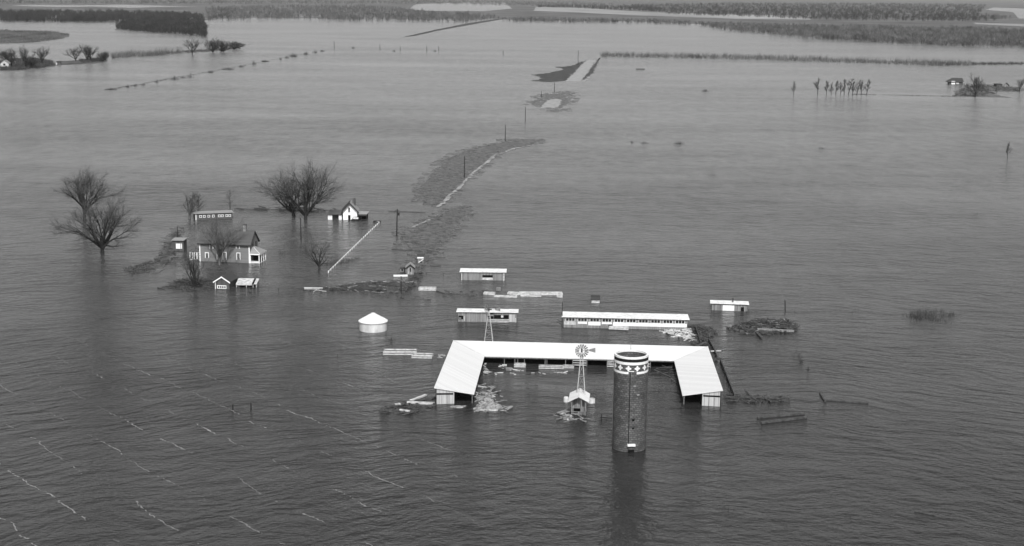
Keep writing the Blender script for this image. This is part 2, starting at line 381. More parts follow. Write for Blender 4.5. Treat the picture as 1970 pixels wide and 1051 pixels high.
# shining flooded fields between the woods
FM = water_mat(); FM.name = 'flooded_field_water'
for k, o in enumerate([[(785,18),(800,9),(850,6),(960,4.5),(975,7),(985,17),(930,22),(820,21)],
                       [(1030,14),(1120,16),(1250,24),(1400,28),(1560,31),(1560,38),(1400,36),(1230,30),(1100,24),(1028,21)],
                       [(1895,19),(1912,15),(1970,17),(2080,20),(2080,40),(1960,36),(1950,24)],
                       [(1870,44),(1970,47),(2080,52),(2080,56),(1960,51),(1875,47)],
                       [(20,11),(60,9.8),(150,10.4),(230,9.6),(310,11.4),(380,12.5),(330,13.4),(250,15.6),(180,13.2),(120,14),(60,12.6)],
                       [(550,28),(585,25),(628,28),(626,33),(560,34)]]):
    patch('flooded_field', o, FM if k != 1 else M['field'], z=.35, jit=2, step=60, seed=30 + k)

# ------------------------------------------------------------ trees
def grow(seed, exc=False, n_main=6, levels=3, kids=(5, 5, 4), spread=.8, twigs=9, trunk=.18, up=.25, stems=1, lean=0.0):
    """bare tree of unit size: limbs as tapered tubes, twigs as thin slivers"""
    rnd = random.Random(seed); limbs = []; tw = []
    def rv(): return Vector((rnd.gauss(0, 1), rnd.gauss(0, 1), rnd.gauss(0, 1))).normalized()
    def branch(p, d, L, r, lev):
        pts = [p]; k = 5 if lev < 2 else 3; q = p.copy(); dd = d.copy()
        for i in range(k):
            dd = (dd + rv() * .13 + Vector((0, 0, up * .22))).normalized(); q = q + dd * L / k; pts.append(q.copy())
        limbs.append((pts, [r * (1 - .7 * i / k) for i in range(k + 1)], lev))
        if lev >= levels:
            for i in range(twigs):
                t = rnd.random() ** .7; j = min(k - 1, int(t * k)); b = pts[j].lerp(pts[j + 1], t * k - j)
                td = (dd + rv() * .85 + Vector((0, 0, .12))).normalized(); tw.append((b, td, L * rnd.uniform(.45, 1.0)))
            return
        n = kids[min(lev, len(kids) - 1)]
        for i in range(n):
            t = .14 + .86 * ((i + rnd.random()) / n) ** .75; j = min(k - 1, int(t * k)); b = pts[j].lerp(pts[j + 1], t * k - j)
            td = (dd + rv() * spread * .75).normalized()
            if td.z < -.15: td.z = -.1; td.normalize()
            branch(b, td, L * rnd.uniform(.5, .78), r * (1 - .6 * t) * .55, lev + 1)
    for s in range(stems):
        base = Vector((rnd.gauss(0, .04), rnd.gauss(0, .04), 0)) * (stems > 1); trunk = trunk if s == 0 else trunk * .8
        ld = Vector((lean + (rnd.gauss(0, .2) if stems > 1 else 0), rnd.gauss(0, .04), 1)).normalized()
        top = base + ld * trunk
        limbs.append(([base - Vector((0, 0, .06)), base + ld * trunk * .5, top], [.030, .023, .021], 0))
        a0 = rnd.random() * 6.28
        if exc:                                     # one leader with side branches all the way up
            tip = base + ld * 1.0; limbs.append(([base, base + ld * .5, tip], [.022, .014, .004], 0))
            for i in range(n_main * 2):
                f = .12 + .85 * (i + rnd.random()) / (n_main * 2); a = rnd.random() * 6.28
                branch(base + ld * f, Vector((math.cos(a) * spread, math.sin(a) * spread, .8)).normalized(), .34 * (1.15 - f * .8) * rnd.uniform(.6, 1.2), .009, 2)
            continue
        for i in range(n_main):
            a = a0 + 6.283 * i / n_main * 1.618 + rnd.gauss(0, .3); tilt = (.25 + 1.45 * ((i * .618) % 1.0)) * spread
            if i == 0: tilt *= .2
            d = Vector((math.cos(a) * tilt, math.sin(a) * tilt, 1)).normalized()
            branch(top - ld * rnd.random() * trunk * .5, d, .5 * rnd.uniform(.92, 1.06), .020, 1)
    return limbs, tw
def tree(name, u, vb, vt, uw, label, group=None, seed=1, tw_w=.035, thick=1.0, bark='bark', twig='twig', cat='tree', du=0, **kw):
    """u, vb: foot; vt: top row; uw: crown width in picture units"""
    base = P(u, vb); h = hz(base, vt); wd = uw * mpp(vb)
    kw['trunk'] = kw.get('trunk', .18) * .5; kw['n_main'] = kw.get('n_main', 6) + 2
    limbs, tw = grow(seed, **kw); rnd = random.Random(seed + 99)
    tips = np.array([tuple(b + d * L) for b, d, L in tw]); zmax = np.percentile(tips[:, 2], 98.5); xm = np.percentile(np.abs(tips[:, 0] - np.median(tips[:, 0])), 93)
    ym = np.percentile(np.abs(tips[:, 1]), 93)
    sx, sz = wd / 2 / xm, h / zmax; sy = wd / 2 / ym
    f = lambda p: Vector((p.x * sx, p.y * sy, p.z * sz))
    root = empty(name, base, 0, label, cat, group)
    mb = MB(); rs = (sx * .45 + sz * .55) * 1.25; rmin = tw_w * .9
    for pts, rad, lev in limbs: mb.tube([f(p) for p in pts], [max(rmin * .6, r * rs) for r in rad], 6 if lev == 0 else (4 if lev < 2 else 3), cap=False)
    mb.build('trunk', M[bark], root)
    V = []; T = []
    for b, d, L in tw:
        a = f(b); e = f(b + d * L); t = (e - a); c = t.cross(Vector((rnd.gauss(0,1), rnd.gauss(0,1), rnd.gauss(0,1)))).normalized() * tw_w / 2
        k = len(V); V += [tuple(a - c), tuple(a + c), tuple(e)]; T.append((k, k+1, k+2))
        mid = a.lerp(e, rnd.uniform(.3, .6))
        e2 = mid + (t * .5 + Vector((rnd.gauss(0,1), rnd.gauss(0,1), rnd.gauss(0,1))) * t.length * .22)
        k = len(V); V += [tuple(mid - c * .8), tuple(mid + c * .8), tuple(e2)]; T.append((k, k+1, k+2))
    fast_mesh('crown', V, T, M[twig], root)
    return root
def brush_stuff(name, poly, n, hgt, label, mat='brush', seed=1, wdt=.08, blades=7, lean=.35, kind='stuff', hvar=.4, spread=.5):
    """clumps of thin upright stems inside a picture-space outline"""
    rnd = np.random.RandomState(seed); us = [p[0] for p in poly]; vs = [p[1] for p in poly]; V = []; T = []; c = 0; tries = 0
    pa, pb = P(min(us), max(vs)), P(max(us), min(vs))
    while c < n and tries < n * 60:
        tries += 1
        v = rnd.uniform(min(vs), max(vs)); u = rnd.uniform(min(us), max(us))
        if not inside(poly, u, v): continue
        b = np.array(P(u, v)); hh = hgt * (1 + rnd.normal() * hvar * .5); hh = max(hgt * .3, hh)
        for k in range(blades):
            o = b + np.array([rnd.normal() * spread, rnd.normal() * spread, -.05]); e = o + np.array([rnd.normal() * lean, rnd.normal() * lean, 1.0]) * hh * rnd.uniform(.5, 1)
            a = rnd.uniform(0, 3.14); w_ = np.array([math.cos(a), math.sin(a), 0]) * wdt * .5; i = len(V)
            V += [o - w_, o + w_, e]; T.append((i, i+1, i+2))
        c += 1
    return tag(fast_mesh(name, V, T, M[mat]), label, None, None, kind)

def sprig(name, u, vb, vt, uw, label, group, seed, m='twig_dark', cat='bush', dens=1.0):
    """a low drowned bush: thin stems fanning out of the water in a ragged clump"""
    c = P(u, vb); h = max(.35, hz(c, vt)); wd = max(.5, uw * mpp(vb)); rnd = random.Random(seed); V = []; T = []
    area = wd * wd * .35; n = int(min(170, max(34, 12 * area / max(.3, h * .4))) * dens); tw = max(.03, mpp(vb) * .28)
    for i in range(n):
        a = rnd.random() * 6.28; q = rnd.random() ** .6 * wd / 2; x, y = math.cos(a) * q, math.sin(a) * q * .6
        k = len(V); hh = h * (1.15 - .8 * (q / (wd / 2))) * rnd.choice([.3, .5, .7, 1.0]); lx = x * .35 + rnd.gauss(0, .22) * h; ly = y * .3 + rnd.gauss(0, .22) * h
        V += [(x - tw / 2, y, -.1), (x + tw / 2, y + .02, -.1), (x + lx, y + ly, hh)]; T.append((k, k+1, k+2))
        if rnd.random() < .4: k = len(V); V += [(x + lx*.5, y + ly*.5, hh*.5), (x + lx*.5 + tw*.7, y + ly*.5, hh*.5), (x + lx*.5 + rnd.gauss(0, .4)*h, y + ly, hh*.85)]; T.append((k, k+1, k+2))
    o = fast_mesh(name, V, T, M[m]); o.location = c
    return tag(o, label, cat, group)

# the big farmyard trees
tree('bare_tree', 163, 428, 325, 96, 'bare wide-crowned tree at far left, standing behind the larger left tree', 'big bare farmyard trees', seed=5, trunk=.75, n_main=8, kids=(5,5,4), twigs=14, spread=.72, tw_w=.045, up=.1)
tree('bare_tree', 197, 487, 374, 150, 'widest bare tree left of the farmhouse, with low spreading limbs and a short dark trunk', 'big bare farmyard trees', seed=12, trunk=.16, n_main=8, kids=(6,5,5), twigs=15, spread=1.0, tw_w=.04, up=.06)
tree('bare_tree', 565, 415, 326, 118, 'smaller left one of the pair of bare trees beside the white cottage', 'big bare farmyard trees', seed=21, trunk=.22, n_main=6, kids=(5,5,4), twigs=11, spread=.85, tw_w=.045, bark='bark', up=.1)
tree('bare_tree', 588, 423, 307, 136, 'tallest bare tree, right one of the pair beside the white cottage', 'big bare farmyard trees', seed=34, trunk=.18, n_main=7, kids=(5,5,5), twigs=14, spread=.9, tw_w=.04, bark='bark', up=.06)
tree('bare_tree', 614, 516, 449, 70, 'small gnarled bare tree with thick dark limbs beside the white fence', seed=8, trunk=.16, n_main=4, kids=(4,4,3), twigs=7, spread=1.2, tw_w=.035, up=.1)
tree('bare_tree', 422, 510, 416, 80, 'bare tree with pale trunk standing against the farmhouse front wall', seed=41, trunk=.42, n_main=6, kids=(4,4,4), twigs=8, spread=.7, tw_w=.035, bark='bark_pale')
tree('bare_tree', 375, 556, 474, 46, 'narrow bare tree in the brush left of the small gabled shed', seed=44, trunk=.3, n_main=5, kids=(4,4,3), twigs=6, spread=.6, tw_w=.035)
tree('bare_tree', 362, 421, 369, 30, 'thin many-stemmed bare tree at the left end of the low coop behind the farmhouse', seed=51, trunk=.15, n_main=5, stems=4, exc=True, kids=(4,3,3), twigs=7, spread=.8, tw_w=.035, bark='bark_pale')
tree('bare_tree', 380, 411, 370, 26, 'faint thin bare tree right beside the many-stemmed one, behind the low coop', seed=52, trunk=.15, n_main=5, stems=3, exc=True, kids=(4,3,3), twigs=6, spread=.8, tw_w=.03, bark='bark_pale')
tree('bare_tree', 443, 407, 365, 22, 'small pale slender tree behind the right end of the low coop', seed=53, trunk=.35, exc=True, n_main=5, kids=(3,3,3), twigs=6, spread=.5, tw_w=.03, bark='bark_pale')
# far-left farm
FL = [(22,129,92,32,'bare tree rising right behind the far-left cottage',61,.3,.6), (50,131,88,30,'tall twiggy tree second from the far-left cottage',62,.25,.55),
      (82,123,89,27,'round-headed tree above the brush, third from the far-left cottage',63,.35,.8), (146,118,89,26,'lone vase-shaped bare tree between the little far shed and the forked tree',64,.35,.7),
      (168,118,84,28,'left stem tree of the close far-left pair, taller of the two',65,.35,.55), (174,117,88,22,'right tree of the close far-left pair, leaning right',66,.35,.5),
      (370,105,73,30,'bare spreading tree on the thin hedge strip, left of the rounded clump',67,.25,.6)]
for (u, vb, vt, uw, lab, sd_, tk, sp_) in FL:
    tree('bare_tree', u, vb, vt, uw, lab, 'bare trees on the far-left hedge strip', seed=sd_, trunk=tk, n_main=6, kids=(4,4,3), twigs=7, spread=sp_, tw_w=.11)
for i, (u, vb, vt, uw, lab) in enumerate([(198,119,98,22,'dark rounded bush at the right of the close far-left tree pair'), (410,101,74,28,'tall twiggy thicket bush right of the spreading tree on the hedge strip'),
        (428,100,77,28,'mid-sized twiggy bush in the clump ending the hedge strip'), (450,95,79,30,'lowest rightmost bush of the clump ending the hedge strip'), (12,117,98,22,'small dark bush behind the far-left cottage'), (62,131,110,22,'bush at the waterline under the far-left trees')]):
    tree('bare_bush', u, vb, vt, uw, lab, 'twiggy bushes on the far-left hedge strip', seed=70+i, trunk=.04, n_main=7, stems=2, kids=(4,4,3), twigs=7, spread=.8, tw_w=.12, cat='bush', twig='twig')
# far-right farm
tree('bare_tree', 1876, 187, 144, 40, 'bare round-headed tree on the low island beside the dark far-right barn', seed=81, trunk=.3, n_main=6, kids=(4,4,3), twigs=7, spread=.8, tw_w=.12)
tree('bare_tree', 1962, 177, 151, 18, 'dark leaning tree at the right edge on the low island', seed=82, trunk=.5, n_main=4, kids=(3,3,3), twigs=5, spread=.6, tw_w=.1, lean=-.2)
tree('bare_tree', 1917, 183, 169, 6, 'short dark snag on the low island beneath the small sheds', seed=83, trunk=.6, n_main=3, kids=(3,2,2), twigs=2, spread=.5, tw_w=.1, lean=-.2)
# row of narrow trees
row = [(1527,183,156,8), (1573,182,150,14), (1590,182,155,9), (1608,182,155,9), (1617,182,158,9), (1624,183,152,8), (1632,182,151,14), (1648,183,153,14), (1667,183,152,12), (1599,183,158,8), (1640,184,156,9), (1657,183,155,9)]
names = ['solitary narrow tree standing apart left of the flooded tree row', 'first, left-end tree of the flooded narrow tree row', 'second tree of the flooded narrow row', 'third and thin tree of the flooded narrow row', 'fourth and lowest tree of the flooded narrow row', 'fifth, straight dark tree in the flooded narrow row', 'sixth tree of the flooded narrow row with tall upright limbs', 'seventh tree of the flooded narrow row, leaning right', 'last, right-end tree of the flooded narrow row', 'short wispy tree between the second and third of the flooded row', 'short wispy tree right of the tall sixth one in the flooded row', 'short wispy tree just left of the right-end one in the flooded row']
for i, (u, vb, vt, uw) in enumerate(row):
    tree('narrow_tree', u, vb, vt, uw, names[i], 'narrow trees standing in the water in a row', seed=90+i, trunk=.25, n_main=5, kids=(4,3,3), twigs=7, spread=.7, tw_w=.11, exc=True, lean=.2 if i in (6, 7, 8) else 0)
tree('shrub', 1938, 305, 274, 10, 'narrow dark shrub standing alone in the water near the right edge', seed=101, trunk=.1, exc=True, n_main=5, kids=(4,3,3), twigs=7, spread=.8, tw_w=.07, twig='twig_dark', cat='shrub')
ordn = ['first', 'second', 'third', 'fourth', 'fifth', 'sixth', 'seventh', 'eighth', 'ninth', 'tenth', 'eleventh', 'twelfth', 'thirteenth', 'fourteenth', 'fifteenth', 'sixteenth', 'seventeenth', 'eighteenth', 'nineteenth', 'twentieth']
hb = [(213,173,168,22),(246,168,160,6),(260,166,161,8),(275,164,159,9),(301,159,149,9),(336,153,140,16),(352,150,143,10),(366,149,135,12),(405,140,132,13),(439,134,127,20),(465,129,122,10),(488,124,112,8),(510,119,114,14),(539,115,109,6),(552,112,106,8),(564,109,99,16),(589,105,96,10),(606,102,93,9),(620,99,95,8)]
for i, (u, vb, vt, uw) in enumerate(hb):
    sprig('hedge_bush', u, vb, vt, uw, ordn[i] + ' low dark bush from the near left end of the drowned diagonal fence line', 'bushes along the drowned diagonal fence line', 110+i)
misc = [(1240,276,269,15,'low bush, middle of the small cluster in open water right of the far bank'), (1306,277,269,22,'widest low bush, right one of the cluster in open water'), (1216,275,268,6,'tiny sprig, left one of the cluster in open water'),
        (1356,176,170,14,'small dark clump alone in the far water below the long brush strip'), (1580,286,281,12,'little sprig in open water below the narrow tree row'), (1880,413,404,28,'flat brushy clump in open water near the right side'),
        (1370,337,331,20,'faint flat clump in the middle of the open water'), (542,487,478,14,'small round dark bush in the water right of the farmhouse porch'), (1646,598,576,22,'wispy shrub poking out of the water above the right brush patch'),
        (1532,685,667,24,'leafy dark bush in the water right of the barn'), (1541,696,684,10,'small second bush just below the leafy one right of the barn'), (1555,712,703,10,'lowest small bush of the three right of the barn'),
        (679,93,88,6,'tiny bush by the first pole of the distant pole line'), (758,99,94,6,'tiny bush by the middle of the distant pole line'), (837,99,95,6,'tiny bush at the right of the distant pole line'),
        (1322,970,958,34,'sparse drowned bush top in the foreground, nearest the silo reflection'), (1400,980,966,32,'sparse drowned bush top, second from the silo in the foreground'), (1515,1012,1000,40,'lowest drowned bush top in the foreground'),
        (1634,994,978,20,'dark drowned bush top at lower right'), (753,655,641,14,'broken shrub in the water at the foot of the grain bin')]
for i, (u, vb, vt, uw, lab) in enumerate(misc):
    sprig('water_bush', u, vb, vt, uw, lab, 'bushes poking out of the open water', 140+i, 'twig_dark' if vb < 300 or 640 < vb < 720 else 'twig', dens=.45 if vb > 900 or u in (1370, 1880, 1646) else 1.0)

for o in [k for k in bpy.data.objects if k.name.startswith('crown') and k.parent and k.parent.get('group') in ('big bare farmyard trees',) or (k.name.startswith('crown') and k.parent and 300 < k.parent.location.y < 380 and k.parent.location.x < -40)]:
    o.data.materials.clear(); o.data.materials.append(M['fine_twig'])
# (brush and woods follow)
HEDGE = [(1153,105),(1250,106),(1400,108),(1560,113),(1700,118),(1760,119),(1870,121),(1868,126),(1800,127),(1700,123),(1560,119),(1400,114),(1250,111),(1153,110)]
brush_stuff('brush', HEDGE, 2100, 3.6, 'long strip of drowned brush stretching right from the far end of the road', 'wood', 1, .2, 6, hvar=1.0)
brush_stuff('brush', [(1870,122),(1970,122),(1970,125),(1870,125)], 260, 2.2, 'thin scattered end of the brush strip at the right edge', 'twig', 2, .2, 6)
brush_stuff('brush', [(0,58),(40,60),(90,61),(130,66),(134,70),(110,76),(60,82),(0,84)], 2200, 2.8, 'dark brush covering the low island at the upper left edge', 'wood', 3, .25, 7)
brush_stuff('brush', [(0,116),(14,115),(60,112),(100,118),(106,127),(70,133),(20,136),(0,136)], 1500, 2.2, 'undergrowth round the far-left farm', 'twig', 4, .2, 7)
brush_stuff('brush', [(150,116),(200,112),(205,118),(160,122)], 350, 2.0, 'undergrowth beneath the far-left tree pair', 'twig', 5, .2, 7)
brush_stuff('brush', [(214,108),(255,104),(300,103),(352,99),(354,102),(300,108),(256,110),(216,113)], 620, 4.8, 'row of upright brush stems on the far-left hedge strip', 'wood', 6, .16, 6, hvar=1.0)
brush_stuff('brush', [(352,99),(400,96),(462,91),(462,94),(400,100),(354,103)], 400, 2.2, 'low growth under the trees ending the hedge strip', 'twig', 7, .16, 6)
brush_stuff('brush', [(205,172.5),(330,150),(440,131),(615,97),(616,98),(440,133),(330,152.5),(205,175)], 420, .45, 'low weeds along the drowned diagonal fence line', 'twig_dark', 8, .2, 4)
brush_stuff('brush', [(1838,186),(1838,180),(1850,172),(1880,164),(1960,169),(1960,176),(1900,176),(1900,186)], 700, 1.2, 'weeds on the low island by the dark far-right barn', 'twig', 9, .15, 7)
brush_stuff('brush', [(1640,181),(1836,185),(1836,186.4),(1640,182)], 200, .5, 'line of weeds running left from the far-right island', 'twig_dark', 10, .15, 5)
brush_stuff('grass', BANK_A, 3200, .35, 'tufts of drowned grass on the upper road bank', 'grass', 11, .12, 5, .6)
brush_stuff('grass', BANK_B, 3000, .35, 'tufts of drowned grass on the lower road bank', 'grass', 12, .1, 5, .6)
brush_stuff('brush', [(325,552),(345,540),(370,536),(408,540),(408,552),(380,558),(340,556)], 156, 0.52, 'dark flood-borne brush tangled left of the small gabled shed', 'twig_dark', 13, .07, 9, 1.0)
brush_stuff('brush', [(240,516),(270,508),(300,500),(320,468),(345,436),(352,440),(340,475),(320,505),(290,520),(250,524)], 198, 0.45, 'brush and trash strewn along the bank left of the farmhouse', 'twig_dark', 14, .07, 8, 1.2)
brush_stuff('brush', [(625,505),(650,498),(690,495),(690,500),(650,510),(620,512)], 66, 0.39, 'twigs and trash caught at the foot of the gnarled tree', 'twig_dark', 15, .06, 8, 1.4)
brush_stuff('brush', [(625,554),(680,546),(730,540),(775,545),(770,558),(700,560),(640,559)], 260, .45, 'matted reeds and trash drifted along the flooded yard fence', 'driftwood', 16, .1, 8, 2.5)
brush_stuff('brush', [(775,560),(790,545),(800,528),(808,522),(806,535),(796,552),(783,566)], 72, 0.39, 'trash drifted along the lower road edge', 'twig_dark', 17, .07, 8, 1.2)
brush_stuff('brush', [(1403,632),(1430,622),(1460,616),(1500,614),(1530,625),(1528,636),(1490,640),(1450,645)], 252, 0.52, 'mound of flood-borne brush right of the long coop', 'twig_dark', 18, .07, 9, 1.2)
brush_stuff('brush', [(1742,608),(1770,595),(1810,597),(1838,605),(1820,620),(1770,618)], 170, .8, 'patch of drowned weeds in the water at right', 'twig', 19, .05, 6, .5)
brush_stuff('brush', [(1320,628),(1345,626),(1368,634),(1362,645),(1350,665),(1336,664),(1338,640)], 120, 0.59, 'tangle of broken branches at the right end of the long coop', 'twig_dark', 20, .08, 8, 1.3)
brush_stuff('brush', [(733,790),(760,780),(785,775),(792,790),(770,795)], 54, 0.33, 'dark brush drifted at the left barn corner', 'twig_dark', 21, .06, 8, 1.6)

def wood(name, poly, n, hgt, label, seed, twig='twig', nt_=46, wd=.35, cw=4.2):
    rnd = np.random.RandomState(seed); us = [p[0] for p in poly]; vs = [p[1] for p in poly]; pts = []
    xs = [P(u, v) for u, v in poly]; x0, x1 = min(p.x for p in xs), max(p.x for p in xs); y0, y1 = min(p.y for p in xs), max(p.y for p in xs)
    tries = 0
    while len(pts) < n and tries < n * 40:
        tries += 1
        # nearer ground gets the larger share
        t = rnd.uniform(); y = 1 / (1 / y0 + (1 / y1 - 1 / y0) * t); x = rnd.uniform(x0, x1)
        u, v = proj((x, y, 0))
        cl = math.sin(x * .021 + seed) * math.sin(y * .0063 + seed * 2) + math.sin(x * .053 + y * .011)
        if inside(poly, u, v) and (cl > -.75 or rnd.uniform() < .35): pts.append((x, y))
    V = []; T = []
    dmin = min(p[1] for p in pts)
    for (x, y) in pts:
        k = max(1.0, (y / dmin) ** .5)
        h = hgt * rnd.choice([.55, .8, 1.0, 1.0, 1.15, 1.35]) * rnd.uniform(.85, 1.1); c = cw * rnd.uniform(.8, 1.25) * k ** .6; b = np.array([x, y, 0.0]); w_ = wd * k; i = len(V)
        V += [b + (-.3*k, 0, 0), b + (.3*k, 0, 0), b + (0, 0, h * .8)]; T.append((i, i+1, i+2))
        V += [b + (0, -.3*k, 0), b + (0, .3*k, 0), b + (0, 0, h * .8)]; T.append((i+3, i+4, i+5))
        m = int(nt_ / k ** .5)
        o = b + np.stack([rnd.normal(size=m) * c * .25, rnd.normal(size=m) * c * .25, h * rnd.uniform(.12, .6, m)], 1)
        d = np.stack([rnd.normal(size=m) * .6, rnd.normal(size=m) * .6, rnd.uniform(.5, 1.2, m)], 1); d /= np.linalg.norm(d, axis=1)[:, None]
        e = o + d * (h * rnd.uniform(.2, .42, m))[:, None]; e[:, 2] = np.minimum(e[:, 2], h * 1.05)
        a = rnd.uniform(0, 3.14, m); q = np.stack([np.cos(a), np.sin(a), 0 * a], 1) * w_ * .5
        i = len(V); blk = np.stack([o - q, o + q, e], 1).reshape(-1, 3); V += list(blk); T += [(i+3*j, i+3*j+1, i+3*j+2) for j in range(m)]
    return tag(fast_mesh(name, V, T, M['wood_dark' if twig == 'twig_dark' else 'wood']), label, None, None, 'stuff')
wood('woodland', [(0,26),(120,26),(240,27),(330,29),(390,33),(392,44),(320,45),(240,45),(120,43),(0,43)], 2600, 11, 'dense dark wood across the upper left corner', 201, 'twig_dark')
wood('woodland', [(224,55),(240,46),(390,44),(397,58),(396,72),(340,67),(290,63),(240,59)], 1500, 9, 'dark block of wood jutting toward the viewer at upper left', 202, 'twig_dark')
wood('woodland', [(395,18),(560,14),(700,13),(800,24),(905,30),(960,36),(905,44),(760,42),(640,41),(560,36),(500,40),(400,40)], 2600, 11, 'grey bare wood along the upper middle shore', 203)
wood('woodland', [(965,38),(1100,40),(1250,42),(1330,46),(1330,49),(1250,46),(1100,44),(965,42)], 500, 8, 'thin line of bare trees along the far shore right of centre', 204)
wood('woodland', [(1330,46),(1480,52),(1480,68),(1400,60)], 350, 9, 'sparse pale trees at the left end of the right-hand wood', 205)
wood('woodland', [(1480,54),(1640,58),(1800,60),(1880,60),(2000,66),(2000,95),(1850,90),(1700,83),(1560,76),(1480,68)], 3600, 11, 'broad bare wood along the upper right shore', 206)
wood('woodland', [(1180,12),(1400,8),(1700,8),(1900,10),(1890,20),(1880,30),(1950,38),(1900,42),(1700,41),(1560,38),(1400,33),(1280,28)], 4600, 12, 'dark far wood filling the upper right', 207, 'twig_dark', 34, .4, 9)
wood('woodland', [(0,4),(400,4),(800,3),(1040,5),(1180,10),(1170,14),(1040,13),(800,8),(400,9),(0,8)], 1500, 12, 'faint distant woods along the top of the view', 208, 'twig', 24, .9, 8)
wood('woodland', [(1032,13),(1100,12),(1280,17),(1260,23),(1100,16),(1034,15)], 400, 11, 'small dark grove behind the pale far field', 209, 'twig_dark', 30, .6, 6)

# ------------------------------------------------------------ the U-shaped open barn
def barn():
    zo, zi = 2.58, 1.42
    FL, BL, BR, FR = P(835,746,zo), P(872,655,zo), P(1362,667,zo), P(1391,751,zo)
    IL, IBL, IBR, IR = P(912,758.5,zi), P(932,685.5,zi), P(1297,694,zi), P(1313,761,zi)
    root = empty('open_barn', (FL.x, FL.y, 0), 0, 'long low U-shaped open-fronted cattle barn with a white metal roof, flooded around its yard', 'barn')
    O = Vector((FL.x, FL.y, 0)); L = lambda p: Vector(p) - O
    FL, BL, BR, FR, IL, IBL, IBR, IR = map(L, (FL, BL, BR, FR, IL, IBL, IBR, IR))
    th = Vector((0, 0, -.10))
    for a, b, c, d, nm in ((FL, IL, IBL, BL, 0), (BL, IBL, IBR, BR, 1), (BR, IBR, IR, FR, 2)):
        mb = MB(); mb.hexa([p + th for p in (a, b, c, d)], [a, b, c, d]); mb.build('roof', M['roof_white'], root)
    # valley flashing, a hair proud of the sheets
    M['inner'] = rough_mat('shaded_inner_boards', .008, .02, 2.0, .95, spec=.05)  # boards darkened, the barn's inner shade is put into their colour
    for a, b in ((BL, IBL), (BR, IBR)):
        u = Vector((0, 0, .012)); mb = MB(); mb.beam(a + u, b + u, .22, .02); mb.build('valley_flashing', M['galv'], root)
    def ins(p, q, t): return p.lerp(q, t)
    def wall(p, q, zt, zb=-1.5, name='wall', mat='boards', t=.12):
        d = (q - p); d.z = 0; d.normalize(); nrm = Vector((-d.y, d.x, 0)) * t / 2
        lo = [Vector((v.x, v.y, zb)) for v in (p - nrm, q - nrm, q + nrm, p + nrm)]
        hi = [Vector((p.x - nrm.x, p.y - nrm.y, zt[0])), Vector((q.x - nrm.x, q.y - nrm.y, zt[1])), Vector((q.x + nrm.x, q.y + nrm.y, zt[1])), Vector((p.x + nrm.x, p.y + nrm.y, zt[0]))]
        mb = MB(); mb.hexa(lo, hi); return mb.build(name, M[mat], root)
    # closed outer walls, set in under the eaves
    cx = (FL + BR) / 2
    i1, i2, i3, i4 = [p + (Vector((cx.x, cx.y, p.z)) - p).normalized() * .35 for p in (FL, BL, BR, FR)]
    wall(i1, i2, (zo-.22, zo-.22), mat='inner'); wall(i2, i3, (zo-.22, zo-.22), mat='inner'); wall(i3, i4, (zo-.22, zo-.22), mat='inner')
    # end rooms: pale boards with a slit window
    for A, B, sgn in ((FL, IL, 1), (FR, IR, -1)):
        t1 = .50
        p, q = ins(A, B, .04), ins(A, B, t1); p = p + Vector((0, .25, 0)); q = q + Vector((0, .25, 0))
        zA = A.z + (B.z - A.z) * .04 - .13; zB = A.z + (B.z - A.z) * t1 - .13
        w_ = wall(p, q, (zA, zB), name='end_wall', mat='pale_boards')
        d = (q - p); d.z = 0; d.normalize(); n_ = Vector((0, -.075, 0))
        mb = MB(); mb.beam(Vector((p.x, p.y, 1.55)) + n_ + d*.15, Vector((q.x, q.y, 1.50)) + n_ - d*.12, .03, .24); mb.build('slit_window', M['black'], root)
        for k in (.33, .66):
            c = p.lerp(q, k) + n_; mb = MB(); mb.bar((c.x, c.y, -.5), (c.x, c.y, 1.35), .045); mb.build('batten', M['post'], root)
        al = (BL - FL) if sgn > 0 else (BR - FR); al.z = 0; al.normalize()
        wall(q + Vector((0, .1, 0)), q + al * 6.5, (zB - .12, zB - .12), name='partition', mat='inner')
        c = ins(A, B, .955) + Vector((0, .2, 0)); mb = MB(); mb.bar((c.x, c.y, -.6), (c.x, c.y, c.z - .1), .07); mb.build('post', M['post'], root)
    # beam and posts along the yard
    dz = Vector((0, 0, -.26)); dy = Vector((0, .30, 0))
    mb = MB(); mb.beam(IBL + dz + dy, IBR + dz + dy, .08, .16); mb.build('eave_beam', M['pale_boards'], root)
    for a, b, s in ((IBL, IL, -1), (IBR, IR, 1)):
        mb = MB(); mb.beam(a + dz + Vector((s*.3, 0, 0)), b + dz + Vector((s*.3, 0, 0)), .08, .16); mb.build('eave_beam', M['post'], root)
    ez = IBL.z - .25
    us = [970.5, 991, 996.5, 1009.5, 1049.5, 1053, 1089, 1103, 1130, 1169, 1182, 1225, 1252]
    for u in us:
        t = (u - 932) / (1297 - 932); c = IBL.lerp(IBR, t) + Vector((0, .32, 0)); mb = MB(); mb.bar((c.x, c.y, -.8), (c.x, c.y, ez), .06); mb.build('post', M['post'], root)
    for k in range(1, 7):
        for a, b, s in ((IBL, IL, -1), (IBR, IR, 1)):
            c = a.lerp(b, k / 7) + Vector((s * .32, 0, 0)); mb = MB(); mb.bar((c.x, c.y, -.8), (c.x, c.y, ez), .06); mb.build('post', M['post'], root)
    # rail panels hung on the posts
    for u0, u1, zs in ((1103, 1129, (.25, .62, 1.0)), (1169.5, 1182, (.15, .42, .7, 1.0)), (1225, 1251, (.3, .7))):
        for z in zs:
            a = IBL.lerp(IBR, (u0 - 932) / 365) + Vector((0, .2, 0)); b = IBL.lerp(IBR, (u1 - 932) / 365) + Vector((0, .2, 0))
            mb = MB(); mb.beam((a.x, a.y, z), (b.x, b.y, z), .04, .13); mb.build('rail', M['dirty_white'], root)
    return root
barn()

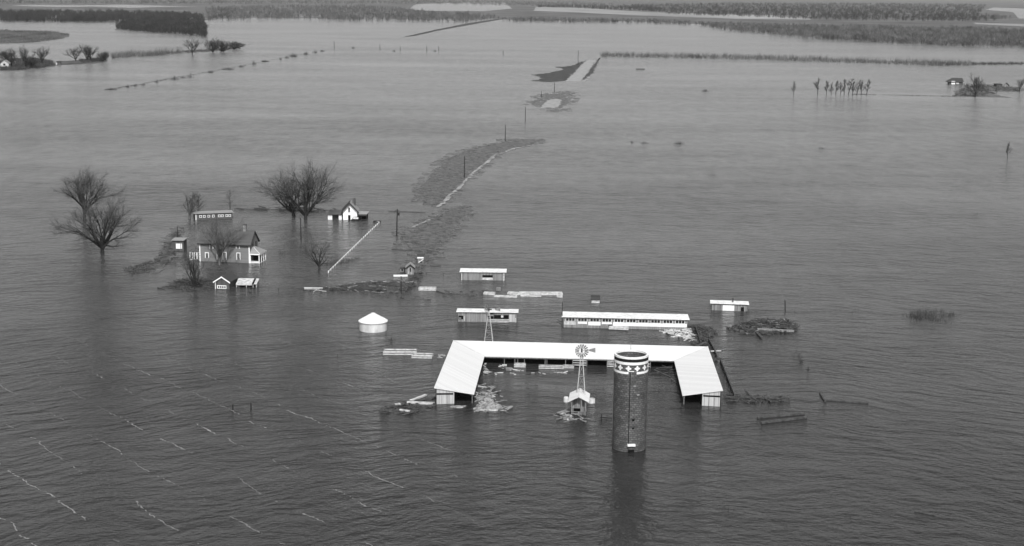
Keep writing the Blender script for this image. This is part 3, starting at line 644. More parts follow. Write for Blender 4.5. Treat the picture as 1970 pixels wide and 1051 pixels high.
# boards and troughs afloat along the barn yard
def plank(name, u0, v0, u1, v1, wd, ht, z, m, label, cat='board', group=None, slats=1):
    a, b = P(u0, v0), P(u1, v1); d = b - a; L = d.length
    o = MB()
    for k in range(slats):
        y = (k - (slats - 1) / 2) * wd * 1.12
        j = random.Random(int(u0 * 7 + k)).uniform(-.02, .02) * L
        o.box(-L/2 + j, L/2 + j, y - wd/2, y + wd/2, z - ht + .006 * k, z + .006 * k)
    ob = o.build(name, M[m], None); ob.location = (a + b) / 2; ob.rotation_euler = (R(1.5), 0, math.atan2(d.y, d.x))
    return tag(ob, label, cat, group)
def board_pen(name, u0, v0, u1, v1, h, label, m='dirty_white', depth=.9, rails=3, cat='pen', group=None, post_m='post'):
    """a bunk or panel: rails on short posts, front and back"""
    o, L = frame(name, u0, v0, u1, v1, label, cat, group)
    n = max(2, int(L / 1.6) + 1)
    for i in range(n):
        x = L * i / (n - 1)
        for y in ((0, depth) if depth else (0,)):
            mb = MB(); mb.box(x - .05, x + .05, y - .05, y + .05, -.8, h); mb.build('post', M[post_m], o)
    for y in ((0, depth) if depth else (0,)):
        for k in range(rails):
            z = h * (k + .6) / rails; mb = MB(); mb.beam((-.1, y - .07 if y == 0 else y + .07, z), (L + .1, y - .07 if y == 0 else y + .07, z + .02), .03, h / rails * .6); mb.build('rail', M[m], o)
    return o
board_pen('feed_bunk', 990, 707.5, 1010, 708, .62, 'short pale slatted feed bunk floating under the rear barn eave', 'dirty_white', .8, 2, 'feed bunk')
board_pen('feed_bunk', 1037.5, 710, 1083, 711, .5, 'long pale feed bunk floating under the rear barn eave near the yard windmill', 'dirty_white', .8, 2, 'feed bunk')
board_pen('feed_bunk', 1084, 709, 1103, 709.5, .45, 'pale feed bunk just left of the railed barn gate', 'dirty_white', .7, 2, 'feed bunk')
plank('floating_crate', 973, 712, 985, 712, .9, .4, .3, 'boards', 'small slatted crate afloat left of the short feed bunk', 'crate')
plank('floating_board', 966, 704, 975, 704, .3, .2, .22, 'dirty_white', 'short white board at the foot of the first barn post')
plank('floating_board', 920, 744.5, 936, 746, .28, .1, .12, 'dirty_white', 'thin white plank in the yard beside the left barn wing')
plank('floating_board', 919, 790, 958, 790.5, .3, .14, .15, 'dirty_white', 'long pale plank in front of the straw at the left barn wing')
plank('floating_board', 1258, 712, 1290, 726, .25, .1, .1, 'driftwood', 'dark pole afloat in the yard under the right rear eave')

def heap(name, poly, label, m='straw', h=.35, cat='debris', seed=1, n=60, group=None, size=.5):
    """a heap of loose straw and trash: many small ragged lumps over a thin mat"""
    rnd = random.Random(seed); us = [p[0] for p in poly]; vs = [p[1] for p in poly]; c = P(sum(us)/len(us), sum(vs)/len(vs)); mb = MB(); k = 0
    for _ in range(n * 30):
        if k >= n: break
        u, v = rnd.uniform(min(us), max(us)), rnd.uniform(min(vs), max(vs))
        if not inside(poly, u, v): continue
        k += 1; p = P(u, v) - c; r = size * rnd.uniform(.4, 1.2); a = rnd.gauss(0, .35); hh = h * rnd.uniform(.3, 1.1)
        m_ = rnd.randint(5, 7); lo = []; hi = []
        for i in range(m_):
            t = 6.283 * i / m_; q = r * rnd.uniform(.7, 1.2); x = math.cos(t) * q * 1.9; y = math.sin(t) * q
            X, Y = x * math.cos(a) - y * math.sin(a), x * math.sin(a) + y * math.cos(a)
            lo.append((p.x + X, p.y + Y, -.05)); hi.append((p.x + X * .6, p.y + Y * .6, hh * rnd.uniform(.1, .7)))
        mb.hexa(lo, hi)
    o = mb.build(name, M[m]); o.location = c; return tag(o, label, cat, group)
heap('straw_heap', [(915,785),(925,777),(940,772),(955,778),(963,786),(945,789),(920,789)], 'largest pale heap of floating straw beside the left barn wing', n=70, seed=1, h=.5, size=.45)
heap('straw_heap', [(918,765),(925,760),(948,770),(940,774),(925,771)], 'pale straw strip afloat above the largest straw heap', n=22, seed=2, size=.35)
heap('straw_heap', [(930,757),(940,751),(952,760),(950,765),(935,762)], 'small pale straw patch nearest the barn wing eave', n=14, seed=3, size=.35)
heap('straw_heap', [(877,783),(881,782),(883,785),(880,786)], 'small pale lump in the mouth of the left open bay', n=1, seed=7, size=1.0, h=.4)
heap('straw_heap', [(930,711),(935,708),(940,716),(934,720)], 'pale lump by the inner corner of the left barn wing', n=6, seed=5, size=.35)
heap('straw_heap', [(1075,795),(1090,792),(1100,803),(1095,812),(1082,808)], 'pale trash afloat left of the pump house foot', n=12, seed=6, size=.3)
heap('straw_heap', [(1275,640),(1290,634),(1325,634),(1322,644),(1295,649)], 'pale trash drifted along the right end of the long coop', n=34, seed=7, size=.4, m='dirty_white', h=.3)
heap('straw_heap', [(1325,652),(1338,652),(1344,662),(1333,662)], 'pale scraps behind the barn, below the broken branches', n=10, seed=8, size=.35)
heap('trash_drift', [(850,788),(740,784),(735,792),(765,797),(790,793)], 'dark drift of trash trailing left of the barn', 'driftwood', .25, n=27, seed=9, size=.4)
heap('trash_drift', [(640,556),(680,548),(740,541),(775,544),(765,556),(700,559)], 'wide mat of dark trash along the flooded yard fence', 'driftwood', .15, n=58, seed=10, size=.7)
heap('trash_drift', [(1405,633),(1430,622),(1460,617),(1500,615),(1528,626),(1526,636),(1490,639),(1450,645)], 'dark trash mound right of the long coop', 'grass', .2, n=54, seed=11, size=.6)
heap('trash_drift', [(240,518),(270,510),(300,505),(310,490),(325,470),(340,445),(350,445),(335,480),(318,505),(290,518),(255,524)], 'dark trash strewn along the bank left of the farmhouse', 'driftwood', .3, n=49, seed=12, size=.6)
heap('trash_drift', [(325,553),(350,542),(408,543),(405,553),(370,557)], 'dark trash mat under the narrow tree', 'driftwood', .3, n=31, seed=13, size=.5)
heap('trash_drift', [(1320,628),(1345,627),(1366,635),(1350,640),(1325,636)], 'black broken boards at the right end of the long coop', 'driftwood', .4, n=18, seed=14, size=.5)

def sticks(name, poly, n, ln, label, m, seed, r=.05, ang=.7):
    """loose sticks, lath and broken rails lying every way on the water"""
    rnd = random.Random(seed); us = [p[0] for p in poly]; vs = [p[1] for p in poly]; mb = MB(); k = 0
    for _ in range(n * 40):
        if k >= n: break
        u, v = rnd.uniform(min(us), max(us)), rnd.uniform(min(vs), max(vs))
        if not inside(poly, u, v): continue
        k += 1; p = P(u, v); a = rnd.gauss(0, ang); L = ln * rnd.uniform(.3, 1.3); d = Vector((math.cos(a) * L / 2, math.sin(a) * L / 2, rnd.gauss(0, .08) * L)); q = r * rnd.uniform(.6, 1.8); z = Vector((0, 0, .06 + rnd.random() * .12))
        mb.beam(p - d + z, p + d + z, q * 2, q * 1.5)
    return tag(mb.build(name, M[m]), label, None, None, 'stuff')
YF = [(560,556),(640,552),(700,543),(775,540),(800,524),(812,524),(796,554),(778,566),(700,564),(600,562)]
sticks('drift_sticks', YF, 130, 2.2, 'broken laths and sticks along the flooded yard fence', 'driftwood', 301); sticks('drift_sticks', YF, 34, 1.6, 'pale broken laths along the flooded yard fence', 'dirty_white', 302, .028)
LB = [(240,520),(275,508),(305,498),(325,466),(345,436),(352,440),(338,480),(320,508),(290,524),(250,527)]
sticks('drift_sticks', LB, 120, 2.0, 'sticks strewn along the bank left of the farmhouse', 'driftwood', 303, .07)
GS = [(300,556),(325,548),(345,538),(370,534),(410,538),(410,556),(385,562),(340,559)]
sticks('drift_sticks', GS, 90, 1.8, 'sticks tangled left of the small gabled shed', 'driftwood', 304, .06)
sticks('drift_sticks', [(365,500),(385,512),(440,514),(450,526),(400,530),(360,520)], 26, 1.6, 'sparse sticks on the water before the farmhouse', 'driftwood', 305, .05)
RB = [(1400,632),(1430,621),(1460,614),(1500,612),(1534,622),(1532,638),(1490,646),(1440,646)]
sticks('drift_sticks', RB, 170, 1.9, 'sticks matted on the mound right of the long hen house', 'driftwood', 306, .06); sticks('drift_sticks', RB, 40, 1.4, 'pale sticks on the mound right of the long hen house', 'boards', 307, .05)
BE = [(1318,626),(1368,628),(1374,640),(1360,655),(1350,668),(1332,664),(1338,640)]
sticks('drift_sticks', BE, 90, 1.8, 'broken dark boards between the long hen house and the barn', 'driftwood', 308, .09); sticks('drift_sticks', [(1265,636),(1325,632),(1340,655),(1332,662),(1300,648)], 60, 1.3, 'pale broken boards at the right end of the long hen house', 'dirty_white', 309, .07)
sticks('drift_sticks', [(728,792),(760,778),(835,764),(836,782),(800,798),(760,798)], 60, 1.9, 'dark sticks left of the barn corner', 'driftwood', 310, .06)
sticks('drift_sticks', [(912,740),(945,742),(985,785),(975,796),(915,794)], 60, 1.2, 'pale sticks and straw beside the left barn wing', 'straw', 311, .06)
sticks('drift_sticks', [(838,560),(890,556),(940,560),(935,572),(860,572)], 26, 1.6, 'sticks trailing from the small pale pen', 'driftwood', 312, .05)
sticks('drift_sticks', [(690,560),(780,566),(830,578),(760,580),(700,572)], 14, 1.2, 'few loose sticks below the yard fence', 'driftwood', 313, .05)
sticks('drift_sticks', [(925,700),(945,700),(1000,712),(1090,716),(1095,722),(1000,722),(935,722)], 26, 1.0, 'pale scraps afloat under the rear barn eave', 'dirty_white', 314, .05)
sticks('drift_sticks', [(1258,706),(1298,704),(1305,740),(1280,732),(1258,724)], 22, 1.8, 'dark sticks in the right inner corner of the barn yard', 'driftwood', 315, .05)
sticks('drift_sticks', [(1395,760),(1440,756),(1515,764),(1515,774),(1400,776)], 40, 1.8, 'dark sticks along the drowned rail fence right of the barn', 'driftwood', 316, .06)
sticks('drift_sticks', [(1065,800),(1095,786),(1135,798),(1130,815),(1080,815)], 30, 1.2, 'scraps round the foot of the pump house', 'boards', 317, .05)
sticks('drift_sticks', [(455,397),(560,400),(660,402),(660,408),(560,408),(460,406)], 26, 3.0, 'dark flotsam along the drowned fence behind the tree pair', 'driftwood', 318, .10, .2)
# planks and pens near the barn
plank('floating_board', 782, 776, 835, 778, .35, .3, .3, 'dirty_white', 'pale timber running from the left barn corner', 'board')
plank('floating_board', 790, 772, 820, 761, .4, .2, .2, 'dirty_white', 'pale broken board slanting up from the left barn corner')
plank('floating_board', 734, 788, 781, 778, .3, .2, .2, 'driftwood', 'dark slanting log left of the barn')
plank('floating_board', 760, 781, 770, 780, .5, .2, .3, 'dirty_white', 'short white board lying on the dark log left of the barn')
plank('floating_board', 769, 791, 788, 794, .35, .2, .3, 'dirty_white', 'short white board at the lower end of the dark trash')
board_pen('board_pen', 738, 684, 800, 684.5, .75, 'long pale wooden feed pen in the water left of the barn roof', 'dirty_white', 1.6, 2, 'pen')
board_pen('board_pen', 793, 690, 830, 691, .6, 'short railed pen overlapping the right end of the long pen', 'dirty_white', 1.6, 2, 'pen')
heap('straw_heap', [(836,686),(846,683),(856,684),(846,689)], 'pale scraps beside the left roof edge', n=8, seed=15, size=.3)
plank('floating_board', 585, 557, 621, 557.5, .6, .3, .4, 'dirty_white', 'pale plank platform standing at the left end of the yard fence', 'board')
plank('floating_board', 754, 480, 794, 482.5, .2, .12, .1, 'driftwood', 'thin dark pole afloat beside the lower road bank')
plank('floating_board', 747, 406.5, 818, 409, .22, .12, .12, 'driftwood', 'long thin dark rail afloat behind the transformer pole')
board_pen('board_pen', 806, 560, 838, 560.5, .75, 'small pale fenced pen between the road sheds and the rear coop', 'dirty_white', .9, 2, 'pen')
plank('floating_board', 838, 560, 855, 565, .25, .15, .15, 'driftwood', 'dark board slanting from the small pale pen')
plank('floating_board', 855, 565, 886, 566, .2, .12, .12, 'driftwood', 'dark board with twigs left of the floating white boards')
plank('floating_board', 931, 565.5, 952, 566.5, 1.3, .35, .35, 'dirty_white', 'leftmost short white float of boards under the rear coop')
plank('floating_board', 950, 571, 994, 572, .7, .3, .3, 'dirty_white', 'lower long white board, partly overlapping the leftmost float')
plank('floating_board', 977, 565.5, 1000, 567, 1.2, .4, .4, 'dirty_white', 'lumpy white board between the two long floats')
plank('floating_board', 1000, 566, 1083, 566.5, .8, .35, .35, 'dirty_white', 'longest white float of boards under the rear coop', slats=2)
plank('floating_board', 1002, 570, 1042, 571, .4, .2, .2, 'dirty_white', 'thin white board below the longest float')
plank('floating_board', 1071, 571.5, 1082, 571.5, .7, .3, .3, 'dirty_white', 'tiny white block below the right end of the longest float')
plank('floating_crate', 955, 560, 963, 560, .9, .6, .7, 'boards', 'small grey crate standing above the white floats', 'crate')
plank('floating_log', 1457, 805, 1547, 797, .35, .25, .22, 'driftwood', 'upper of the two dark parallel logs right of the barn', 'log')
plank('floating_log', 1466, 815, 1553, 804, .38, .28, .25, 'driftwood', 'lower of the two dark parallel logs right of the barn', 'log')
plank('floating_log', 1458, 636, 1529, 640, .5, .3, .4, 'boards', 'grey beam lying along the brush mound right of the long coop', 'log')
plank('floating_log', 1585, 770, 1671, 777, .22, .2, .15, 'driftwood', 'thin long log alone in the water right of the two logs', 'log')
plank('floating_log', 1578, 757, 1588, 774, .3, .25, .2, 'driftwood', 'short log meeting the end of the thin long log', 'log')
plank('floating_board', 1759, 984, 1800, 992, .22, .1, .08, 'driftwood', 'thin dark stick in the foreground at lower right', 'stick')
plank('floating_log', 1224, 134.5, 1240, 134.5, 1.6, .7, .9, 'driftwood', 'small dark raft far off right of the gravel road', 'raft')
plank('floating_board', 1455, 642, 1465, 652, .4, .3, .35, 'driftwood', 'stub of dark wood below the grey beam', 'board')

# ------------------------------------------------------------ silo
def silo():
    c = P(1210, 861); r = 66 / 2 * mpp(861); root = empty('silo', c, 0, 'tall round dark tile silo with white bands and white crosses at its open top', 'silo')
    Ht = hz(c, 681.0)
    def ring(name, z0, z1, r0, r1, m, a0=0.0, a1=2*math.pi, k=64, capi=True):
        mb = MB(); kk = max(2, int(k * (a1 - a0) / 6.2832)); full = a1 - a0 > 6.28
        vs = []
        for i in range(kk + (0 if full else 1)):
            t = a0 + (a1 - a0) * i / kk; vs.append((math.cos(t), math.sin(t)))
        n = len(vs)
        for (x, y) in vs: mb.v += [(x*r1, y*r1, z0), (x*r1, y*r1, z1), (x*r0, y*r0, z1), (x*r0, y*r0, z0)]
        for i in range(n if full else n - 1):
            j = (i + 1) % n
            for q in range(4): mb.f.append((i*4+q, j*4+q, j*4+(q+1)%4, i*4+(q+1)%4))
        if not full: mb.f.append((0,1,2,3)); mb.f.append(((n-1)*4,(n-1)*4+3,(n-1)*4+2,(n-1)*4+1))
        return mb.build(name, m, root)
    ring('wall', -1.5, Ht, r - .22, r, M['tile'])
    mb = MB(); mb.v.append((0, 0, Ht - 1.75)); n = 48
    for i in range(n): mb.v.append((math.cos(6.2832*i/n) * (r-.21), math.sin(6.2832*i/n) * (r-.21), Ht - 1.75))
    for i in range(n): mb.f.append((0, 1 + i, 1 + (i+1) % n))
    mb.build('silage', M['tile'], root)
    fa = math.atan2(-c.y, -c.x)             # direction of the front
    ch = fa + .08                            # chute line, just right of the front
    e = .025
    ring('rim', Ht - .20, Ht + .05, r - .24, r + e, M['ring'])
    ring('dark_band', Ht - .62, Ht - .20, r - .05, r + .018, M['black_band'])
    ring('white_band', Ht - .98, Ht - .62, r - .05, r + e, M['ring'])
    g0, g1 = ch - .22, ch + .26
    ring('white_band', Ht - 2.22, Ht - 1.92, r - .05, r + e, M['ring'], g1, g0 + 2*math.pi)
    ring('chute_head', Ht - 1.86, Ht - 1.76, r - .05, r + e, M['ring'], ch - .20, ch + .10)
    # crosses between the bands: clover shapes wrapped on the wall
    zc = Ht - 1.45; nC = 12; s = .125
    offs = [(x, z) for x in (-1, 0, 1) for z in (-1, 0, 1) if abs(x) + abs(z) < 2]
    for k in range(nC):
        a = ch + .03 + (k + .5) * 2 * math.pi / nC; mb = MB()
        m_ = 20; out = []
        for i in range(m_ * 4):
            t = 2 * math.pi * i / (m_ * 4); rr = .30 + .085 * math.cos(4 * t)
            out.append((rr * math.cos(t), rr * math.sin(t)))
        n0 = len(mb.v); q = lambda x, z, rr: (math.cos(a + x / r) * rr, math.sin(a + x / r) * rr, zc + z)
        mb.v.append(q(0, 0, r + e)); mb.v += [q(x, z, r + e) for x, z in out]; mb.v += [q(x, z, r - .02) for x, z in out]
        m2 = len(out)
        for i in range(m2):
            j = (i + 1) % m2; mb.f.append((0, 1 + i, 1 + j)); mb.f.append((1 + i, 1 + m2 + i, 1 + m2 + j, 1 + j))
        mb.build('cross_mark', M['ring'], root)
    # chute line, doors and hoods down the front
    a = ch - .12; mb = MB(); x, y = math.cos(a) * (r + .03), math.sin(a) * (r + .03)
    mb.bar((x, y, .9), (x, y, Ht - 1.9), .06); mb.build('pipe', M['black_band'], root)
    def stick(nm, t, z0, z1, half, out, m):
        mb = MB(); ct, st = math.cos(t), math.sin(t); T = Vector((-st, ct, 0)); N = Vector((ct, st, 0))
        p = N * r; lo = [p - T*half - N*.1, p + T*half - N*.1, p + T*half + N*out, p - T*half + N*out]
        mb.hexa([Vector((v.x, v.y, z0)) for v in lo], [Vector((v.x, v.y, z1)) for v in lo]); return mb.build(nm, m, root)
    stick('door', ch + .05, -.5, .95, .42, .05, M['black']); stick('door_hood', ch + .05, .97, 1.20, .52, .42, M['ring']); stick('door_panel', ch + .05, .45, .85, .40, .10, M['dark_boards'])
    stick('small_hatch', ch + .13, 4.35, 4.6, .16, .05, M['black']); stick('small_hatch', ch + .13, 3.25, 3.45, .13, .05, M['black'])
    stick('small_hatch', ch + .16, 9.0, 9.2, .13, .04, M['galv_dark']); stick('small_hatch', ch + .40, 7.8, 7.95, .17, .04, M['galv_dark'])
    b = fa + math.pi + .05; mb = MB(); x, y = math.cos(b) * (r - .1), math.sin(b) * (r - .1); mb.bar((x, y, Ht - .3), (x, y, Ht + .95), .03); mb.build('mast', M['post'], root)
    ring('wall_footing', -1.5, .05, r + .0, r + .03, M['black_band'])
    return root
silo()
o = empty('hitching_rail', P(1157, 806), 0, 'short post with a dark rail running toward the silo foot', 'rail')
mb = MB(); mb.bar((0, 0, -.5), (0, 0, .75), .06); mb.build('post', M['pole'], o)
mb = MB(); mb.bar((-.3, 0, .16), (1.5, .05, .12), .06); mb.build('rail', M['pole'], o)

# ------------------------------------------------------------ grain bin
def grain_bin():
    c = P(718, 634.5); r = 53.5 / 2 * mpp(634.5); root = empty('grain_bin', c, 0, 'round galvanised grain bin with a white cone roof standing in the water', 'grain bin')
    eh = 1.62; ah = hz(c, 602.5); k = 48
    for j in range(3):
        z0, z1 = [( -1.0, .5), (.5, 1.05), (1.05, eh)][j]; rr = r + (.0, .012, .0)[j]
        mb = MB(); n = k
        for i in range(n): mb.v += [(math.cos(6.2832*i/n)*rr, math.sin(6.2832*i/n)*rr, z0), (math.cos(6.2832*i/n)*rr, math.sin(6.2832*i/n)*rr, z1)]
        for i in range(n): q = (i+1) % n; mb.f.append((2*i, 2*q, 2*q+1, 2*i+1))
        mb.build('wall_ring', M['galv'], root)
    R2 = r * 1.065; mb = MB(); n = k
    prof = [(R2, eh - .06), (R2, eh + .05), (r * .16, ah - .12), (r * .15, ah + .0), (0.001, ah + .1)]
    for (rr, z) in prof[:-1]: mb.v += [(math.cos(6.2832*i/n)*rr, math.sin(6.2832*i/n)*rr, z) for i in range(n)]
    mb.v.append((0, 0, prof[-1][1]))
    for a in range(len(prof) - 2):
        for i in range(n): q = (i+1) % n; mb.f.append((a*n+i, a*n+q, (a+1)*n+q, (a+1)*n+i))
    for i in range(n): mb.f.append((3*n+i, 3*n+(i+1) % n, 4*n))
    rf = mb.build('roof', M['roof_white'], root)
    mb = MB()
    for i in range(24):
        t = 6.2832*i/24; mb.bar((math.cos(t)*R2, math.sin(t)*R2, eh+.06), (math.cos(t)*r*.17, math.sin(t)*r*.17, ah-.105), .018)
    mb.build('rib', M['roof_pale'], rf)
    return root
grain_bin()

# ------------------------------------------------------------ sheds and coops
def boxwalls(o, x0, x1, y0, y1, zf, zb, m, name='wall', m_end=None):
    """four walls; zf height at the front (y0), zb at the back"""
    mb = MB(); mb.hexa([(x0,y0,-1.5),(x1,y0,-1.5),(x1,y1,-1.5),(x0,y1,-1.5)], [(x0,y0,zf),(x1,y0,zf),(x1,y1,zb),(x0,y1,zb)])
    ob = mb.build(name, M[m], o)
    if m_end:
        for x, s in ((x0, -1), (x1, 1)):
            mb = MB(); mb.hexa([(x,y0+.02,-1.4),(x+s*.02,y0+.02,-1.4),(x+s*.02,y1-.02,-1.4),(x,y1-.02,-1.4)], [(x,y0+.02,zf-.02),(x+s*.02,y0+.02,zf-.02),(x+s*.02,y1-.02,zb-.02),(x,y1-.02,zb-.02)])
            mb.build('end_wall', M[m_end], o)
    return ob
def slab(o, x0, x1, y0, y1, z0, z1, m, t=.10, name='roof'):
    mb = MB(); mb.hexa([(x0,y0,z0),(x1,y0,z0),(x1,y1,z1),(x0,y1,z1)], [(x0,y0,z0+t),(x1,y0,z0+t),(x1,y1,z1+t),(x0,y1,z1+t)]); return mb.build(name, M[m], o)
def panel(o, x0, x1, z0, z1, m, name, y=0.0, t=.05):
    mb = MB(); mb.box(x0, x1, y - t, y + .02, z0, z1); return mb.build(name, M[m], o)
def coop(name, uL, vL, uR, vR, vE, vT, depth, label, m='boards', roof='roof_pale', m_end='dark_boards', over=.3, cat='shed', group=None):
    o, L = frame(name, uL, vL, uR, vR, label, cat, group)
    zf = hloc(o, L/2, 0, vE); zb = max(zf * .55, hloc(o, L/2, depth, vT))
    boxwalls(o, 0, L, 0, depth, zf - .01, zb - .01, m, m_end=m_end)
    sl = (zb - zf) / depth
    slab(o, -over, L + over, -over, depth + over * .5, zf - sl * over, zb + sl * over * .5, roof, .12)
    return o, L, zf, zb

# rear coop with the half-open hatch
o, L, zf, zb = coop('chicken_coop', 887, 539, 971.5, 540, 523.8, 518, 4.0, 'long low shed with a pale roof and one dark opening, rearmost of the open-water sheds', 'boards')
x0, x1 = L * .485, L * .72
panel(o, x0, x1, .62, 1.12, 'black', 'opening'); panel(o, x0, x1, .05, .60, 'dirty_white', 'hatch_board', -.06); panel(o, L-.35, L-.15, -.2, zf-.15, 'dirty_white', 'corner_board', -.01, .04); panel(o, .02, .16, -.2, zf-.15, 'dirty_white', 'corner_board', -.01, .04)
# coop with the windmill in front
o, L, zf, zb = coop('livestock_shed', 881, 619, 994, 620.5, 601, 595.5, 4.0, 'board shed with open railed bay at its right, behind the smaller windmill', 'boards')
k = L / 1371.0    # from the enlargement: wall runs 145..1516
X = lambda e: (e - 145) * k
zz = lambda e: (480 - e) / 245.0 * zf
panel(o, X(985), X(1330), zz(395), zz(300), 'black', 'open_bay'); panel(o, X(830), X(975), zz(400), zz(330), 'black', 'opening'); panel(o, X(870), X(975), zz(285), zz(255), 'black', 'opening')
for e in (415, 450, 478): panel(o, X(880), X(1335), zz(e + 10), zz(e - 8), 'dirty_white', 'rail', -.06, .04)
panel(o, X(160), X(270), zz(420), zz(330), 'black', 'window'); panel(o, X(172), X(222), zz(405), zz(372), 'boards', 'window_board', -.05)
panel(o, X(282), X(308), zz(455), zz(335), 'dirty_white', 'door_trim'); panel(o, X(1480), X(1502), zz(495), zz(370), 'dirty_white', 'corner_board'); panel(o, X(1335), X(1475), zz(470), zz(285), 'pale_boards', 'wall_patch', 0, .03)
panel(o, X(1150), X(1205), zz(365), zz(305), 'dirty_white', 'window_pane', -.055, .02)
# long hen house
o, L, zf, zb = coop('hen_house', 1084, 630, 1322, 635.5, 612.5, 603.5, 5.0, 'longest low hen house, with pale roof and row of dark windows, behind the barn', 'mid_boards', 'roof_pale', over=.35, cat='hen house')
for i in range(10):
    c = L * (.0545 + i * .0985); wv = L * .036
    fr = panel(o, c - wv - .06, c + wv + .06, zf - .78, zf - .16, 'white', 'window', 0, .03)
    for s in (-1, 0, 1): panel(fr, c + s * wv * .68 - wv * .30, c + s * wv * .68 + wv * .30, zf - .72, zf - .20, 'glass', 'pane', -.03, .012)
panel(o, L*.005, L*.10, .55, zf-.85, 'dirty_white', 'white_board'); panel(o, L*.115, L*.19, .75, zf-.85, 'white', 'white_board'); panel(o, L*.20, L*.30, .5, zf-.82, 'white', 'white_board'); panel(o, L*.31, L*.39, .78, zf-.84, 'white', 'white_board')
panel(o, L*.40, L*.995, .52, zf-.82, 'white', 'white_board'); panel(o, 0.02, L*.36, -.3, .5, 'boards', 'base_boards', 0, .03); panel(o, L*.365, L*.39, .1, .7, 'black', 'doorway', 0, .04)
mb = MB(); mb.bar((-.25, -.1, -.5), (-.25, -.1, hloc(o, -.25, 0, 582)), .07); mb.build('vent_pole', M['pole'], o)
mb = MB(); mb.bar((-.3, .2, 1.0), (-1.2, .5, 1.3), .05); mb.bar((-.3, .2, .5), (-1.2, .5, .8), .05); mb.build('side_rail', M['pole'], o)
plank('floating_board', 1171, 633.5, 1209, 635, .5, .4, .5, 'dirty_white', 'white board floating against the middle of the long hen house', slats=2)
# small right coop
o, L, zf, zb = coop('small_shed', 1369, 597, 1437.5, 599.5, 585, 580, 3.4, 'small pale-roofed shed with a bright white door panel, far right of the sheds', 'boards')
panel(o, L*.31, L*.63, .02, zf-.28, 'white', 'door_panel', 0, .08); panel(o, L*.82, L*.91, .05, .8, 'black', 'opening'); mb = MB(); mb.box(L*.58, L*.61, 1.5, 1.9, zf, zf+.75); mb.build('stove_pipe', M['pole'], o)
for i in range(3): panel(o, L*(.07+.09*i), L*(.08+.09*i), 0, zf-.2, 'dark_boards', 'batten', 0, .03)
panel(o, L*.72, L*.73, 0, zf-.2, 'dark_boards', 'batten', 0, .03)
# dark privy
o, L = frame('privy', 1138, 583, 1153.5, 583.3, 'small dark box-like privy with a white board foot behind the long hen house', 'privy')
zt = hloc(o, L/2, 0, 576.8); boxwalls(o, 0, L, 0, 1.7, zt*.98, zt*.75, 'dirty_white'); slab(o, -.15, L+.15, -.22, 1.95, zt*1.02, hloc(o, L/2, 1.9, 569.5), 'shingle_dark', .14)
# sheds by the road
def gable_shed(name, uL, vL, uR, vR, vE, uA, vA, depth, label, m, roof, over=.25, rake=None, m_side=None, cat='shed'):
    o, L = frame(name, uL, vL, uR, vR, label, cat)
    ze = hloc(o, L/2, 0, vE); zr = hloc(o, L/2, 0, vA)
    mb = MB(); mb.hexa([(0,0,-1.5),(L,0,-1.5),(L,depth,-1.5),(0,depth,-1.5)], [(0,0,ze),(L,0,ze),(L,depth,ze),(0,depth,ze)])
    n0 = len(mb.v); mb.v += [(0,0,ze),(L,0,ze),(L/2,0,zr-.03),(0,depth,ze),(L,depth,ze),(L/2,depth,zr-.03)]; mb.f += [(n0,n0+1,n0+2),(n0+3,n0+5,n0+4)]
    mb.build('wall', M[m], o)
    if m_side: mb = MB(); mb.box(L, L+.02, .02, depth-.02, -1.4, ze-.02); mb.build('side_wall', M[m_side], o)
    s = (zr - ze) / (L/2)
    for sg in (-1, 1):
        xe = L/2 + sg * (L/2 + over); zl = ze - s * over; mb = MB()
        a, b, c, d = (L/2, -over, zr), (xe, -over, zl), (xe, depth+over, zl), (L/2, depth+over, zr)
        up = Vector((0, 0, .09)); mb.hexa([Vector(p) for p in (a, b, c, d)], [Vector(p) + up for p in (a, b, c, d)]); rf = mb.build('roof', M[roof], o)
        if rake: mb = MB(); mb.hexa([Vector((L/2, -over-.06, zr-.16)), Vector((xe, -over-.06, zl-.16)), Vector((xe, -over-.003, zl-.16)), Vector((L/2, -over-.003, zr-.16))], [Vector((L/2, -over-.06, zr+.12)), Vector((xe, -over-.06, zl+.12)), Vector((xe, -over-.003, zl+.12)), Vector((L/2, -over-.003, zr+.12))]); mb.build('rake_board', M[rake], rf)
    return o, L, ze, zr
o, L, ze, zr = gable_shed('garden_shed', 414, 556, 441, 557, 541.5, 427, 532.6, 5.2, 'small dark gabled shed with white roof trim and strip window, nearest below the farmhouse', 'dark_boards', 'shingle_dark', .3, 'white', 'dark_boards')
fr = panel(o, L*.14, L*.80, .10, .78, 'white', 'window', 0, .03)
for i in range(4): panel(fr, L*(.20+.15*i), L*(.305+.15*i), .22, .64, 'glass', 'pane', -.03, .012)
panel(o, .0, .12, 0, ze-.1, 'white', 'corner_board', 0, .04)
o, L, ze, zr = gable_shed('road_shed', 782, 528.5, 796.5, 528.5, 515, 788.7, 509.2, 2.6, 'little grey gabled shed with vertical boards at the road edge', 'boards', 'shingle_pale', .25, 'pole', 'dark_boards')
panel(o, L*.48, L*.64, .6, ze-.1, 'black', 'window'); panel(o, L*.25, L*.32, .1, ze, 'dirty_white', 'batten', 0, .03); panel(o, L*.66, L*.72, .1, ze, 'dirty_white', 'batten', 0, .03)
o, L, zf, zb = coop('outhouse', 770, 523, 776.5, 523.3, 517, 515, 1.2, 'tiny narrow shed left of the little gabled road shed', 'boards', 'shingle_dark', over=.1); panel(o, L*.35, L*.8, .2, zf-.1, 'black', 'doorway')
plank('floating_board', 757, 532.2, 784, 532, .7, .25, .3, 'white', 'bright white board floating before the tiny outhouse')
plank('floating_board', 760, 548.5, 778, 548.5, .8, .3, .28, 'driftwood', 'dark board by the foot of the short pole at the road edge')
